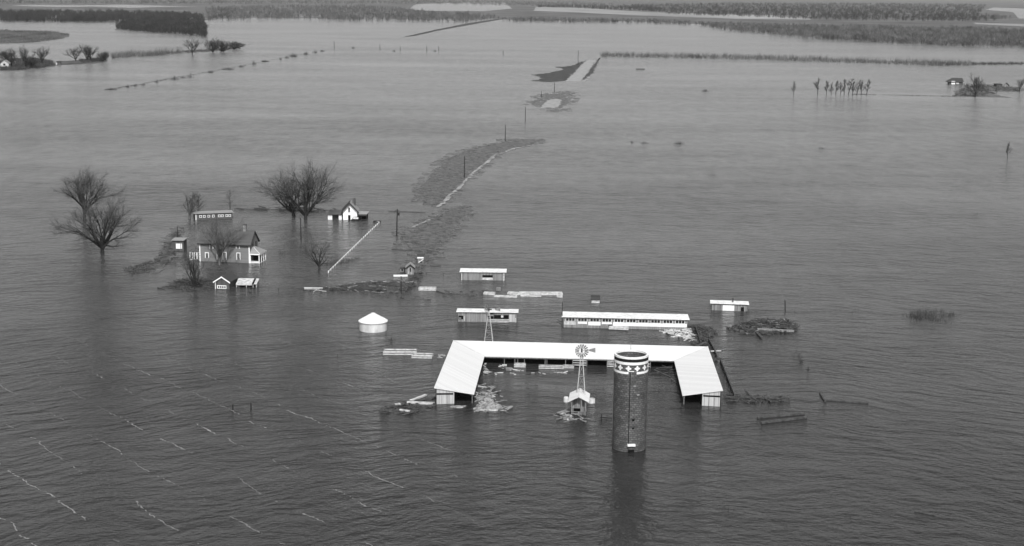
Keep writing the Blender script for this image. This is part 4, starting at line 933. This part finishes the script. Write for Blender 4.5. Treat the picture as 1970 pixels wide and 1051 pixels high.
o, L, zf, zb = coop('upended_shed', 803.5, 507, 814.5, 507, 496.5, 489.5, 2.6, 'dark-roofed little shed half toppled at the end of the road bank', 'boards', 'shingle_dark', over=.15)
panel(o, -.1, L+.05, 1.15, 1.45, 'white', 'fascia', -.1, .08); panel(o, L*.45, L*.8, .1, .7, 'black', 'opening'); 
mb = MB(); mb.beam((.2, -.2, .25), (1.3, -.25, 1.0), .08, .18); mb.build('loose_board', M['white'], o)
# shed with the white panel left of the house
o, L = frame('small_shed', 332, 483, 353.5, 483.5, 'dark little shed with a big white window panel, left of the farmhouse', 'shed')
zf = hloc(o, L/2, 0, 463); zb = hloc(o, L/2, 2.6, 458.5); boxwalls(o, 0, L, 0, 2.6, zf-.01, zb-.01, 'dark_boards'); slab(o, -.2, L+.2, -.3, 2.8, zf, zb, 'shingle_pale', .12); panel(o, L*.32, L*.72, .55, 1.75, 'white', 'window_panel', 0, .05); panel(o, L*.78, L*.86, .55, 1.75, 'white', 'window_panel', 0, .05)
# low open lean-to right of the garden shed
o, L = frame('lean_to', 454, 553, 494, 553.5, 'low open-sided lean-to with a white slatted roof beside the gabled shed', 'shed')
zf = hloc(o, L/2, 0, 547); zb = hloc(o, L/2, 3.0, 536.5)
r_ = slab(o, 0, L*.76, 0, 3.0, zf, zb, 'dirty_white', .1); slab(o, L*.86, L, 0, 3.0, zf, zb, 'dirty_white', .1)
slab(o, L*.765, L*.855, .1, 2.9, zf-.02, zb-.02, 'black', .08, 'roof_hatch')
for x in (.1, L*.5, L*.82, L-.1):
    for y in (.1, 2.8): mb = MB(); mb.box(x-.06, x+.06, y-.06, y+.06, -1, (zf if y < 1 else zb)-.005); mb.build('post', M['dirty_white'], o)
mb = MB(); mb.box(.2, L-.2, 2.86, 2.95, -1, zb-.03); mb.build('back_wall', M['dark_boards'], o); panel(o, 0, L*.76, zf-.22, zf-.02, 'dirty_white', 'fascia', 0, .05); mb = MB(); mb.box(L-.1, L-.02, .2, 2.7, -1, zf-.1); mb.build('end_wall', M['boards'], o)

# low coop behind the farmhouse
o, L, zf, zb = coop('low_coop', 375, 423.5, 447, 421, 410.5, 406.5, 4.2, 'long low coop with a thin pale roof edge and small windows, behind the farmhouse', 'dark_boards', 'shingle_pale', 'black', over=.3, cat='coop')
for a in (.12, .22, .34, .46, .62, .70, .82, .90):
    fr = panel(o, L*a, L*a + .62, .55, 1.20, 'white', 'window', 0, .03); panel(fr, L*a + .12, L*a + .50, .66, 1.09, 'glass', 'pane', -.03, .012)
panel(o, .05, .5, 0, zf-.2, 'pale_boards', 'corner_board')

# ------------------------------------------------------------ farmhouse
def window(parent, x, w_, z0, z1, top=True, name='window', y=0.0, t=.16):
    fr = panel(parent, x - w_/2, x + w_/2, z0, z1, 'glass', name, y, .03)
    for a, b in ((x - w_/2 - t, x - w_/2), (x + w_/2, x + w_/2 + t)): panel(fr, a, b, z0 - .05, z1 + (t if top else 0), 'white', 'side_casing', y, .07)
    if top: panel(fr, x - w_/2, x + w_/2, z1, z1 + t, 'white', 'head_casing', y, .07)
    panel(fr, x - .03, x + .03, z0, z1, 'dirty_white', 'sash_bar', y - .03, .015)
    return fr
def farmhouse():
    o, L = frame('farmhouse', 384.3, 502.5, 481, 506.5, 'two-storey grey clapboard farmhouse with white corner trim, dark shingle roof and a side porch', 'farmhouse')
    D = 5.6; ze = hloc(o, L/2, 0, 467.5); zr = hloc(o, L/2, D/2, 442.5)
    mb = MB(); mb.hexa([(0,0,-1.5),(L,0,-1.5),(L,D,-1.5),(0,D,-1.5)], [(0,0,ze),(L,0,ze),(L,D,ze),(0,D,ze)]); mb.build('wall', M['lap'], o)
    mb = MB(); mb.v += [(L,0,ze),(L,D,ze),(L,D/2,zr-.1),(0,0,ze),(0,D,ze),(0,D/2,zr-.1)]; mb.f += [(0,1,2),(3,5,4)]; mb.build('gable_end', M['lap'], o)
    s = (zr - ze) / (D/2); ov = .38
    for sg in (-1, 1):
        y0 = D/2 + sg * (D/2 + ov); zl = ze - s * ov; a, b, c, d = (-.35, D/2, zr), (L+.35, D/2, zr), (L+.35, y0, zl), (-.35, y0, zl)
        mb = MB(); up = Vector((0,0,.14)); mb.hexa([Vector(p) for p in (a,b,c,d)], [Vector(p)+up for p in (a,b,c,d)]); rf = mb.build('roof', M['shingle'], o)
        mb = MB(); mb.beam((-.34, y0 - sg*-.03, zl-.08), (L+.34, y0 - sg*-.03, zl-.08), .05, .2); mb.build('eave_board', M['pole'], rf)
        if sg == -1:
            c0 = L * .835; mb = MB(); mb.box(c0-.3, c0+.3, D/2-.35, D/2+.25, zr-.5, zr+1.25); ch = mb.build('chimney', M['boards'], rf); mb = MB(); mb.box(c0-.36, c0+.36, D/2-.41, D/2+.31, zr+1.25, zr+1.4); mb.build('chimney_cap', M['dark_boards'], ch)
    panel(o, -.02, .22, -.4, ze-.25, 'white', 'corner_board', 0, .05); panel(o, L-.24, L+.03, -.4, ze-.25, 'white', 'corner_board', 0, .06)
    K = L / 1010.0; X = lambda e: (e - 455) * K; Z = lambda e, x=0: max(0, (800 + 40 * (e*0) + 0 - 0)) 
    def zpx(e, e0): return (e0 - e) / 380.0 * ze     # wall shows 380 units from eave to waterline
    for xx, e0 in ((700, 808), (960, 818), (1230, 830)):
        window(o, X(xx), .55, zpx(545, e0), ze - .28, False)
    for xx, a, b, e0 in ((605, 640, 730, 805), (960, 630, 770, 818), (1238, 645, 770, 830)):
        window(o, X(xx), .58, zpx(b, e0), zpx(a, e0), name='door' if xx == 960 else 'window')
    window(o, X(835), .5, zpx(760, 812), zpx(640, 812))
    # windows in the right gable end
    for y in (1.5, 3.6):
        for z0 in (ze - 1.3,):
            mb = MB(); mb.box(L-.01, L+.04, y, y+.8, z0, z0+1.2); fr = mb.build('gable_window', M['glass'], o)
            for yy in (y-.12, y+.8): mb = MB(); mb.box(L, L+.07, yy, yy+.12, z0-.05, z0+1.25); mb.build('side_casing', M['dark_boards'], fr)
    # left bay extension with three tall windows
    e, Le = -2.55, 2.5
    mb = MB(); mb.hexa([(e, .8, -1.5), (-.02, .8, -1.5), (-.02, 3.6, -1.5), (e, 3.6, -1.5)], [(e, .8, 1.95), (-.02, .8, 1.95), (-.02, 3.6, 1.95), (e, 3.6, 1.95)]); w_ = mb.build('side_room', M['lap'], o)
    mb = MB(); mb.hexa([(e-.2, .55, 1.96), (-.02, .55, 1.96), (-.02, 3.8, 1.96), (e-.2, 3.8, 1.96)], [(e+.5, 1.3, 2.35), (-.02, 1.3, 2.5), (-.02, 3.2, 2.5), (e+.5, 3.2, 2.35)]); mb.build('side_room_roof', M['shingle'], w_)
    for xx in (-2.2, -1.25, -.55): window(o, xx, .42, .35, 1.75, True, 'side_room_window', .8, .13)
    panel(o, e-.05, e+.12, -.2, 1.9, 'white', 'corner_board', .8, .05); panel(o, e, -2.0+.15, .05, .22, 'white', 'window_sill', .8, .1)
    # porch on the right end
    pw = 2.15; pd = 4.4; pz = 2.15
    mb = MB(); mb.box(L+.03, L+pw, 0, pd, -.6, .1); mb.build('porch_floor', M['dirty_white'], o)
    mb = MB(); a = [(L+.03, -.25, pz), (L+pw+.25, -.25, pz), (L+pw+.25, pd+.2, pz), (L+.03, pd+.2, pz)]; b = [(L+.03, 1.6, pz+1.15), (L+.35, 1.6, pz+1.15), (L+.35, pd-1.4, pz+1.15), (L+.03, pd-1.4, pz+1.15)]
    mb.hexa(a, b); rf = mb.build('porch_roof', M['shingle_pale'], o)
    for (q0, q1) in ((a[1], b[1]),):
        mb = MB(); mb.bar(Vector(q0) + Vector((0,0,.03)), Vector(q1) + Vector((0,0,.05)), .05); mb.build('hip_cap', M['white'], rf)
    mb = MB(); mb.box(L+.03, L+pw+.2, -.24, -.14, pz-.24, pz-.01); mb.box(L+pw+.1, L+pw+.2, -.13, pd+.1, pz-.24, pz-.01); mb.build('porch_fascia', M['white'], rf)
    for (x, y) in ((L+.12, .0), (L+pw-.02, .0), (L+pw-.02, 1.5), (L+pw-.02, 3.0), (L+pw-.02, pd-.1)):
        mb = MB(); mb.box(x-.09, x+.09, y-.09, y+.09, -.6, pz-.24); mb.build('porch_post', M['white'], o)
    mb = MB(); mb.box(L+.25, L+pw-.15, -.04, .04, .12, .30); mb.box(L+.25, L+pw-.15, -.04, .04, .42, .5); mb.build('porch_rail', M['white'], o)
    mb = MB(); mb.box(L+.25, L+pw-.15, 1.6, 1.75, .1, pz-.3); mb.build('porch_screen', M['black'], o)
    mb = MB(); mb.box(L+pw-.12, L+pw-.05, .12, pd-.2, -.3, .75); mb.build('porch_side_wall', M['dark_boards'], o)
    return o
farmhouse()

# ------------------------------------------------------------ white cottage
def cottage():
    o, L = frame('cottage', 660, 423.2, 687, 423.2, 'small white gabled cottage with dark shingle roof and low side wings, beside the tallest tree', 'cottage')
    ze = hloc(o, L/2, 0, 404.8); zr = hloc(o, L/2, 0, 390.5); D = 5.0; ov = .45
    mb = MB(); mb.v += [(0,0,-1.5),(L,0,-1.5),(L,0,ze),(L/2,0,zr-.05),(0,0,ze)] + [(0,D,-1.5),(L,D,-1.5),(L,D,ze),(L/2,D,zr-.05),(0,D,ze)]
    mb.f += [(0,1,2,3,4),(5,9,8,7,6)] + [(i, (i+1)%5 + 0, (i+1)%5 + 5, i+5) for i in range(5)]; mb.build('wall', M['white'], o)
    s = (zr - ze) / (L/2)
    for sg in (-1, 1):
        xe = L/2 + sg*(L/2+ov); zl = ze - s*ov; a, b, c, d = (L/2,-.5,zr), (xe,-.5,zl), (xe,D+.3,zl), (L/2,D+.3,zr)
        mb = MB(); up = Vector((0,0,.12)); mb.hexa([Vector(p) for p in (a,b,c,d)], [Vector(p)+up for p in (a,b,c,d)]); rf = mb.build('roof', M['shingle_pale' if sg > 0 else 'shingle_dark'], o)  # lit right slope and shaded left slope painted by shingle tone
        mb = MB(); mb.hexa([(L/2,-.60,zr-.28),(xe,-.60,zl-.28),(xe,-.503,zl-.28),(L/2,-.503,zr-.28)], [(L/2,-.60,zr+.13),(xe,-.60,zl+.13),(xe,-.503,zl+.13),(L/2,-.503,zr+.13)]); mb.build('rake_board', M['shingle_dark'], rf)
    mb = MB(); mb.box(L/2+.6, L/2+1.35, 3.2, 3.9, zr-1.2, zr+.75); mb.build('chimney', M['dark_boards'], o)
    window(o, L*.44, .5, 2.0, 3.3, name='attic_window', t=.06); panel(o, L*.36, L*.53, -.3, 1.25, 'black', 'doorway'); 
    # left wing
    z1 = 1.35; mb = MB(); mb.box(-4.0, -2.85, .4, .55, -1, z1-.15); mb.box(-1.15, -.35, .4, .55, -1, z1-.15); mb.build('wing_wall', M['white'], o)
    mb = MB(); mb.box(-2.85, -1.15, 1.2, 1.3, -1, z1-.1); mb.build('recess_wall', M['dark_boards'], o); mb = MB(); mb.box(-3.9, -.02, 3.4, 3.5, -1, z1+.2); mb.box(-4.0, -3.9, .55, 3.4, -1, z1); mb.build('wing_back_wall', M['dark_boards'], o)
    mb = MB(); mb.hexa([(-4.2,.0,z1),(-.03,.0,z1),(-.03,3.7,z1+.75),(-3.6,3.7,z1+.75)], [(-4.2,.0,z1+.1),(-.03,.0,z1+.1),(-.03,3.7,z1+.85),(-3.6,3.7,z1+.85)]); mb.build('wing_roof', M['shingle'], o)
    # right porch
    mb = MB(); mb.hexa([(L+.03,.1,1.45),(L+2.6,.1,1.42),(L+3.1,2.9,1.75),(L+.03,2.9,1.8)], [(L+.03,.1,1.55),(L+2.6,.1,1.52),(L+3.1,2.9,1.85),(L+.03,2.9,1.9)]); mb.build('porch_roof', M['shingle_pale'], o)
    mb = MB(); mb.box(L+.03, L+2.6, .08, .14, 1.02, 1.44); mb.build('porch_fascia', M['shingle_dark'], o); mb = MB(); mb.box(L+.03, L+2.8, 2.5, 2.6, -1, 1.6); mb.box(L+2.5, L+2.62, 1.6, 2.5, -1, 1.5); mb.build('porch_wall', M['black'], o)
    for x in (L+1.2, L+2.5): mb = MB(); mb.bar((x, .2, -.8), (x, .2, 1.4), .07); mb.build('porch_post', M['pole'], o)
    return o
cottage()
# a car drowned to its windows in front of the cottage
o, L = frame('drowned_car', 675.5, 425, 689.5, 425.5, 'dark car drowned to its windows in front of the white cottage', 'car')
pts = lambda y0, y1, k: [(.06*k, y0, 0)]
mb = MB(); prof = [(0,-.6),(0,.28),(.10,.42),(L-.10,.42),(L,.28),(L,-.6)]
mb.hexa([(x, 0, z) for x, z in prof], [(x, 3.6, z) for x, z in prof]); mb.build('body', M['car'], o)
mb = MB(); mb.hexa([(.08,.8,.42),(L-.08,.8,.42),(L-.08,3.0,.42),(.08,3.0,.42)], [(.25,1.15,.86),(L-.25,1.15,.86),(L-.25,2.6,.86),(.25,2.6,.86)]); mb.build('cabin', M['car'], o)
mb = MB(); mb.hexa([(.26,.86,.46),(L-.26,.86,.46),(L-.30,1.12,.76),(.30,1.12,.76)], [(.26,.80,.46),(L-.26,.80,.46),(L-.30,1.06,.76),(.30,1.06,.76)]); mb.build('windscreen', M['galv'], o)
o = MB()
o.tube([(-.9,0,.0),(-.85,0,.08),(.85,0,.08),(.9,0,.0)], [.25,.34,.34,.25], 10); o = o.build('floating_drum', M['car'], None, True); o.location = P(725.5, 427.5); tag(o, 'black drum floating by the top end of the white fence', 'drum')

# ------------------------------------------------------------ white guard fence
a, b = P(632, 525), P(729, 430); d = b - a; L = d.length
o = empty('white_fence', a, math.atan2(d.y, d.x), 'low white board fence running diagonally up the flooded yard', 'fence')
n_ = 26
for i in range(n_ + 1):
    x = L * i / n_; mb = MB(); h_ = .46; mb.box(x-.09, x+.09, -.09, .09, -1, h_); mb.build('post', M['white'], o)
mb = MB(); mb.beam((0, 0, .33), (L*.62, 0, .33), .05, .15); mb.build('rail', M['white'], o); mb = MB(); mb.beam((L*.62, 0, .28), (L, 0, .22), .05, .07); mb.build('rail', M['dirty_white'], o)
# gate and fence lines
def wire_fence(name, pts, h, label, step=3.0, m='pole', r=.05, rail=True, rr=.025, rails=(.75,), matr=None):
    W_ = [P(u, v) for u, v in pts]; o = empty(name, W_[0], 0, label, 'fence'); rnd = random.Random(int(pts[0][0]))
    for i in range(len(W_) - 1):
        p, q = W_[i] - W_[0], W_[i+1] - W_[0]; n = max(1, int((q - p).length / step))
        for k in range(n + (i == len(W_) - 2)):
            c = p.lerp(q, k / n); hh = h * rnd.uniform(.6, 1.15); mb = MB(); mb.bar((c.x, c.y, -.5), (c.x + rnd.gauss(0, .06), c.y, hh), r); mb.build('post', M[m], o)
        if rail:
            for f in rails: mb = MB(); mb.bar((p.x, p.y, h * f), (q.x, q.y, h * f), rr); mb.build('rail', M[matr or m], o)
    return o
wire_fence('yard_fence', [(488,558),(585,559),(640,560),(780,563)], .55, 'drowned wire fence across the near side of the farmhouse yard', 4.0)
wire_fence('yard_fence', [(820,527),(886,530)], .4, 'drowned fence running right from the road shed to the rear coop', 2.6)
wire_fence('yard_fence', [(452,403),(540,405),(640,406)], .35, 'drowned fence behind the pair of big trees and the cottage', 5.0, rails=(.5,), rr=.09, r=.07)
wire_fence('yard_fence', [(1363,656),(1372,672),(1380,690)], .6, 'dark broken board fence curving down behind the right barn corner', 1.2, rails=(.35, .75), rr=.12, r=.09, m='driftwood')
wire_fence('yard_fence', [(1386,697),(1413,766)], .75, 'dark board fence running toward the viewer right of the barn', 1.8, rails=(.35, .7), rr=.13, r=.10, m='driftwood')
wire_fence('yard_fence', [(1395,765),(1445,766),(1505,769)], .4, 'drowned rail fence running right from the barn corner', 2.0, rails=(.35,), rr=.12, r=.09, m='driftwood')
wire_fence('yard_fence', [(1362,693),(1388,694)], .45, 'short dark gate between the right barn wing and the board fence', 1.8, rails=(.4, .8), rr=.10, r=.09, m='driftwood')
wire_fence('yard_fence', [(1338,634),(1343,650),(1347,664)], .9, 'short dark fence between the long hen house and the barn roof', 1.3, rails=(.35, .75), rr=.10, r=.08, m='driftwood')
wire_fence('yard_fence', [(1440,598),(1530,600),(1640,603)], .3, 'faint drowned fence running right from the small far shed', 6.0, rails=(.4,), rr=.03)
wire_fence('yard_fence', [(650,685),(738,682)], .4, 'faint drowned wire fence left of the long pale pen', 4.0, rails=(.6,), rr=.02)
plank('floating_board', 1367, 679, 1387, 678, .3, .12, .35, 'dirty_white', 'pale plank lying across the dark fence behind the barn')

# ------------------------------------------------------------ windmills
def windmill(name, uc, v_base, vt, base_w, label, wheel_r, tail_dir, face, tilt=0.0, blades=16):
    c = P(uc, v_base); h = hz(c, vt); o = empty(name, c, 0, label, 'windmill'); b = base_w / 2
    cs = [(-b,-b), (b,-b), (b,b), (-b,b)]
    for (x, y) in cs: mb = MB(); mb.bar((x, y, -1.0), (x*.1, y*.1, h - .25), .05); mb.build('leg', M['galv'], o)
    for i in range(1, 5):
        f = i / 5.2; z = h * f; r0 = 1 - f * .9; mb = MB()
        for k in range(4):
            p, q = cs[k], cs[(k+1) % 4]; mb.bar((p[0]*r0, p[1]*r0, z), (q[0]*r0, q[1]*r0, z), .035)
            f2 = min(1, (i+1)/5.2); r2 = 1 - f2*.9
            mb.bar((p[0]*r0, p[1]*r0, z), (q[0]*r2, q[1]*r2, h*f2 if i < 5 else z), .018)
        mb.build('brace', M['galv_dark'], o)
    hub = Vector((0, 0, h)); F = Vector((math.cos(face), math.sin(face), 0)); T = Vector((-F.y, F.x, 0)); U = Vector((0, 0, 1)); q = hub + F * .45
    mb = MB(); mb.tube([hub - F*.5, hub + F*.5], .10, 6); mb.tube([hub - U*.3, hub + U*.25], .12, 6); mb.build('gearbox', M['pole'], o)
    wh = MB()
    for k in range(24):
        a0, a1 = 6.2832*k/24, 6.2832*(k+1)/24; rr = wheel_r * .62
        wh.bar(q + (T*math.cos(a0) + U*math.sin(a0))*rr, q + (T*math.cos(a1) + U*math.sin(a1))*rr, .02)
    for k in range(6): a0 = 6.2832*k/6; wh.bar(q, q + (T*math.cos(a0) + U*math.sin(a0))*wheel_r*.95, .02)
    M['fan'] = rough_mat('dark_fan_steel', .13, .24, 2.0, .6); wheel = wh.build('wheel', M['fan'], o)
    for k in range(blades):
        a = 6.2832 * (k + .5) / blades; rd = T*math.cos(a) + U*math.sin(a); tg = -T*math.sin(a) + U*math.cos(a)
        bl = (tg * .75 + F * .5); r1, r2 = wheel_r * .42, wheel_r; w1, w2 = .07, .17; e = F * .012 - tg * .006; mb = MB()
        mb.hexa([q+rd*r1-bl*w1-e, q+rd*r1+bl*w1-e, q+rd*r2+bl*w2-e, q+rd*r2-bl*w2-e], [q+rd*r1-bl*w1+e, q+rd*r1+bl*w1+e, q+rd*r2+bl*w2+e, q+rd*r2-bl*w2+e]); mb.build('blade', M['fan'], wheel)
    tv = Vector((math.cos(tail_dir), math.sin(tail_dir), 0)); s = Vector((-tv.y, tv.x, 0)) * .012; mb = MB(); mb.bar(hub, hub + tv*1.35, .035)
    a, b_, c_, d_ = hub + tv*1.05 + U*.12, hub + tv*1.95 + U*.35, hub + tv*2.0 - U*.38, hub + tv*1.05 - U*.12
    mb.hexa([a-s, b_-s, c_-s, d_-s], [a+s, b_+s, c_+s, d_+s]); mb.build('tail_vane', M['fan'], o)
    return o
windmill('windmill', 1117, 789, 674, 1.7, 'windmill with spread bladed wheel rising behind the pump house in the barn yard', .98, R(3), R(-92))
windmill('windmill', 940, 664, 596, 1.8, 'smaller windmill with its wheel seen edge-on, behind the barn roof', .95, R(10), R(200))

# ------------------------------------------------------------ pump house, tank, drum
o, L = frame('pump_house', 1098.5, 799, 1127, 800, 'little open-fronted pump house with a bright white gable roof in the barn yard', 'pump house')
zr = hloc(o, L/2, 0, 763.5); D = 2.4
ze = hloc(o, 0, 0, 771.0)
for (x, y) in ((.08, .08), (L-.08, .08), (L*.68, .08), (.08, D), (L-.08, D)):
    mb = MB(); mb.box(x-.08, x+.08, y-.08, y+.08, -1, ze-.02 if x != L*.68 else ze+.25); mb.build('post', M['post'], o)
mb = MB(); mb.box(.18, L-.18, .9, 1.0, -.6, ze); mb.build('wall', M['boards'], o); mb = MB(); mb.box(L-.16, L-.10, .2, D-.1, -.6, ze-.05); mb.box(.10, .16, .2, D-.1, -.6, ze-.05); mb.build('side_wall', M['boards'], o)
for z, y in ((.25, .0), (.55, .0), (1.15, .0)): mb = MB(); mb.beam((0, y-.06, z), (L, y-.06, z-.03), .04, .11); mb.build('rail', M['post'], o)
mb = MB(); mb.box(.3, L*.6, .84, .89, .1, .8); mb.build('opening', M['black'], o)
for sg in (-1, 1):
    xe = L/2 + sg*(L/2+.42); a, b, c, d = (L/2,-.3,zr), (xe,-.3,ze-.16), (xe,D+2.0,ze-.16), (L/2,D+2.0,zr); up = Vector((0,0,.07)); mb = MB()
    mb.hexa([Vector(p) for p in (a,b,c,d)], [Vector(p)+up for p in (a,b,c,d)]); mb.build('roof', M['roof_white'], o)
mb = MB(); mb.tube([(L/2, -.33, zr), (L/2, D+2.02, zr)], .05, 4); 
mb.v = [(x, y, z+.055) for x, y, z in mb.v]; mb.build('ridge_cap', M['galv'], o)
plank('gang_plank', 1073, 797, 1101, 789, .5, .1, .25, 'post', 'grey gang plank slanting down from the left of the pump house', 'plank')
def tank(name, u, v, wpx, h, label, m, cat, wall=.08, open_=True):
    c = P(u, v); r = wpx / 2 * mpp(v); mb = MB(); n = 32
    prof = [(r, -.5), (r, h), (r - wall, h), (r - wall, h * .45), (0.001, h * .45)] if open_ else [(r, -.5), (r, h * .8), (r * .7, h), (.001, h * 1.02)]
    for (rr, z) in prof: mb.v += [(math.cos(6.2832*i/n)*rr, math.sin(6.2832*i/n)*rr, z) for i in range(n)]
    for a in range(len(prof)-1):
        for i in range(n): q = (i+1) % n; mb.f.append((a*n+i, a*n+q, (a+1)*n+q, (a+1)*n+i))
    ob = mb.build(name, M[m]); ob.location = c; tag(ob, label, cat)
    if open_:
        mb = MB(); mb.v = [(math.cos(6.2832*i/n)*(r-wall-.01), math.sin(6.2832*i/n)*(r-wall-.01), h*.5) for i in range(n)]; mb.f = [tuple(range(n))]; q = mb.build('tank_water', M['black']); q.parent = ob
    return ob
tank('stock_tank', 1138, 775, 13.5, .62, 'round open metal stock tank at the right side of the pump house', 'galv', 'tank')
tank('storage_drum', 1089, 773, 10, .75, 'pale rounded drum at the left side of the pump house', 'galv', 'drum', open_=False)

# ------------------------------------------------------------ poles
def pole(u, vb, vt, label, r=.14, arms=1, transformer=False, lean=0, group='utility poles along the drowned road', name='utility_pole'):
    c = P(u, vb); h = hz(c, vt); o = empty(name, c, 0, label, 'pole', group)
    mb = MB(); mb.tube([(0,0,-1), (lean*.5,0,h*.5), (lean,0,h)], [r*1.15, r, r*.75], 8); mb.build('shaft', M['pole'], o)
    for k in range(arms): mb = MB(); mb.beam((lean-.55, 0.12, h-.35-.6*k), (lean+.55, .12, h-.35-.6*k), .1, .12); mb.build('crossarm', M['pole'], o)
    if transformer: mb = MB(); mb.tube([(lean+.35,-.1,h-1.6), (lean+.35,-.1,h-.95)], .24, 10); mb.build('transformer', M['pole'], o)
    return o
pole(763, 455, 402, 'thick pole with a transformer near its top beside the lower road bank', .15, 1, True, .2)
pole(893.5, 343, 301, 'bare pole standing in the middle of the upper road bank', .14, 0)
pole(972, 272, 240, 'pole at the far tip of the upper road bank', .15, 0)
pole(1010.5, 234, 206, 'pole between the upper road bank and the pale gravel patch', .15, 0)
pole(1041.5, 187, 175, 'short faint pole on the small far bank', .15, 0)
pole(1066.5, 178, 159, 'pole just above the small far bank', .17, 0)
pole(1112, 126, 97, 'farthest tall pole, by the pale gravel road end', .2, 1)
pole(771.8, 564, 531, 'thin pole in front of the little road sheds', .10, 0, group='poles in the farm yard')
pole(579, 462, 419, 'dark pole in the water between the gnarled tree and the tree pair', .13, 0, group='poles in the farm yard')
for u, vb, vt, lab in ((643,93,79,'leftmost'), (731,96,86,'second from left'), (770,98,88,'third from left'), (821,100,88,'fourth from left'), (844,98,89,'fifth from left'), (968,106,97,'rightmost')):
    pole(u, vb, vt, lab + ' pole of the faint distant pole line', .22, 0, group='distant pole line')
for u, vb, vt, lab, nm in ((448,787,778,'left one of two short dark posts alone in the foreground water','post'), (483,785,775,'right one of two short dark posts alone in the foreground water','post'), (1511,597,577,'leaning dark post alone in the water above the brush mound','post'), (342,470,436,'thin pole standing on the bank behind the white-panelled shed','post')):
    pole(u, vb, vt, lab, .11, 0, group='lone posts in the water', name='lone_post', lean=-.2 if u > 1500 else 0)

# ------------------------------------------------------------ far farm buildings
o, L, ze, zr = gable_shed('far_cottage', 1, 130.5, 17, 130.5, 122, 8.5, 116, 9.0, 'pale gabled cottage at the far left edge among trees', 'dirty_white', 'shingle_pale', .5)
panel(o, L*.35, L*.6, 1.6, 3.0, 'black', 'window', 0, .08); panel(o, L*.62, L*.78, .1, 1.3, 'black', 'doorway', 0, .08)
o, L, zf, zb = coop('far_shed', 109, 125, 117, 125, 119.5, 118, 4, 'little dark far shed at the end of the brush right of the far-left trees', 'dark_boards', 'shingle_dark'); panel(o, -.6, .4, .2, 1.6, 'dirty_white', 'white_panel', 0, .1)
o, L = frame('far_barn', 1826, 163.5, 1852, 164, 'dark decrepit barn with pale front patches on the far-right island', 'barn')
ze = hloc(o, L/2, 0, 157.5); zr = hloc(o, L/2, 4, 150); boxwalls(o, 0, L, 0, 8, ze, ze, 'dark_boards')
mb = MB(); mb.hexa([(-1.5,-.8,ze-.4),(L+.6,-.8,ze),(L+.6,8.6,ze),(-1.5,8.6,ze-.4)], [(2.2,3.6,zr),(L,3.6,zr),(L,4.2,zr),(2.2,4.2,zr)]); mb.build('roof', M['shingle_dark'], o)
panel(o, 1.4, 3.8, .4, 2.6, 'white', 'front_patch', 0, .1); panel(o, L*.5, L*.72, .6, 1.8, 'dirty_white', 'front_patch', 0, .1)
o, L, zf, zb = coop('far_shed', 1917, 167, 1928, 167, 162.5, 161, 4, 'left one of two tiny dark sheds on the far-right island', 'dark_boards', 'shingle_dark')
o, L, ze, zr = gable_shed('far_shed', 1931, 167.5, 1940, 167.8, 164, 1935, 159.5, 4, 'right one of two tiny dark sheds, with a steep roof, on the far-right island', 'boards', 'shingle_dark', .4)

# ------------------------------------------------------------ haze
mb = MB(); mb.box(-9000, 9000, -300, 16000, -1.2, 75)
m = bpy.data.materials.new('haze'); m.use_nodes = True; n = m.node_tree; n.nodes.clear()
vp = n.nodes.new('ShaderNodeVolumePrincipled'); vp.inputs['Color'].default_value = g(.9); vp.inputs['Density'].default_value = HZ if 'HZ' in globals() else 2.5e-5
vp.inputs['Anisotropy'].default_value = .0
oo = n.nodes.new('ShaderNodeOutputMaterial'); n.links.new(vp.outputs[0], oo.inputs['Volume'])
tag(mb.build('haze', m), 'thin even haze over the flooded plain', None, None, 'stuff')
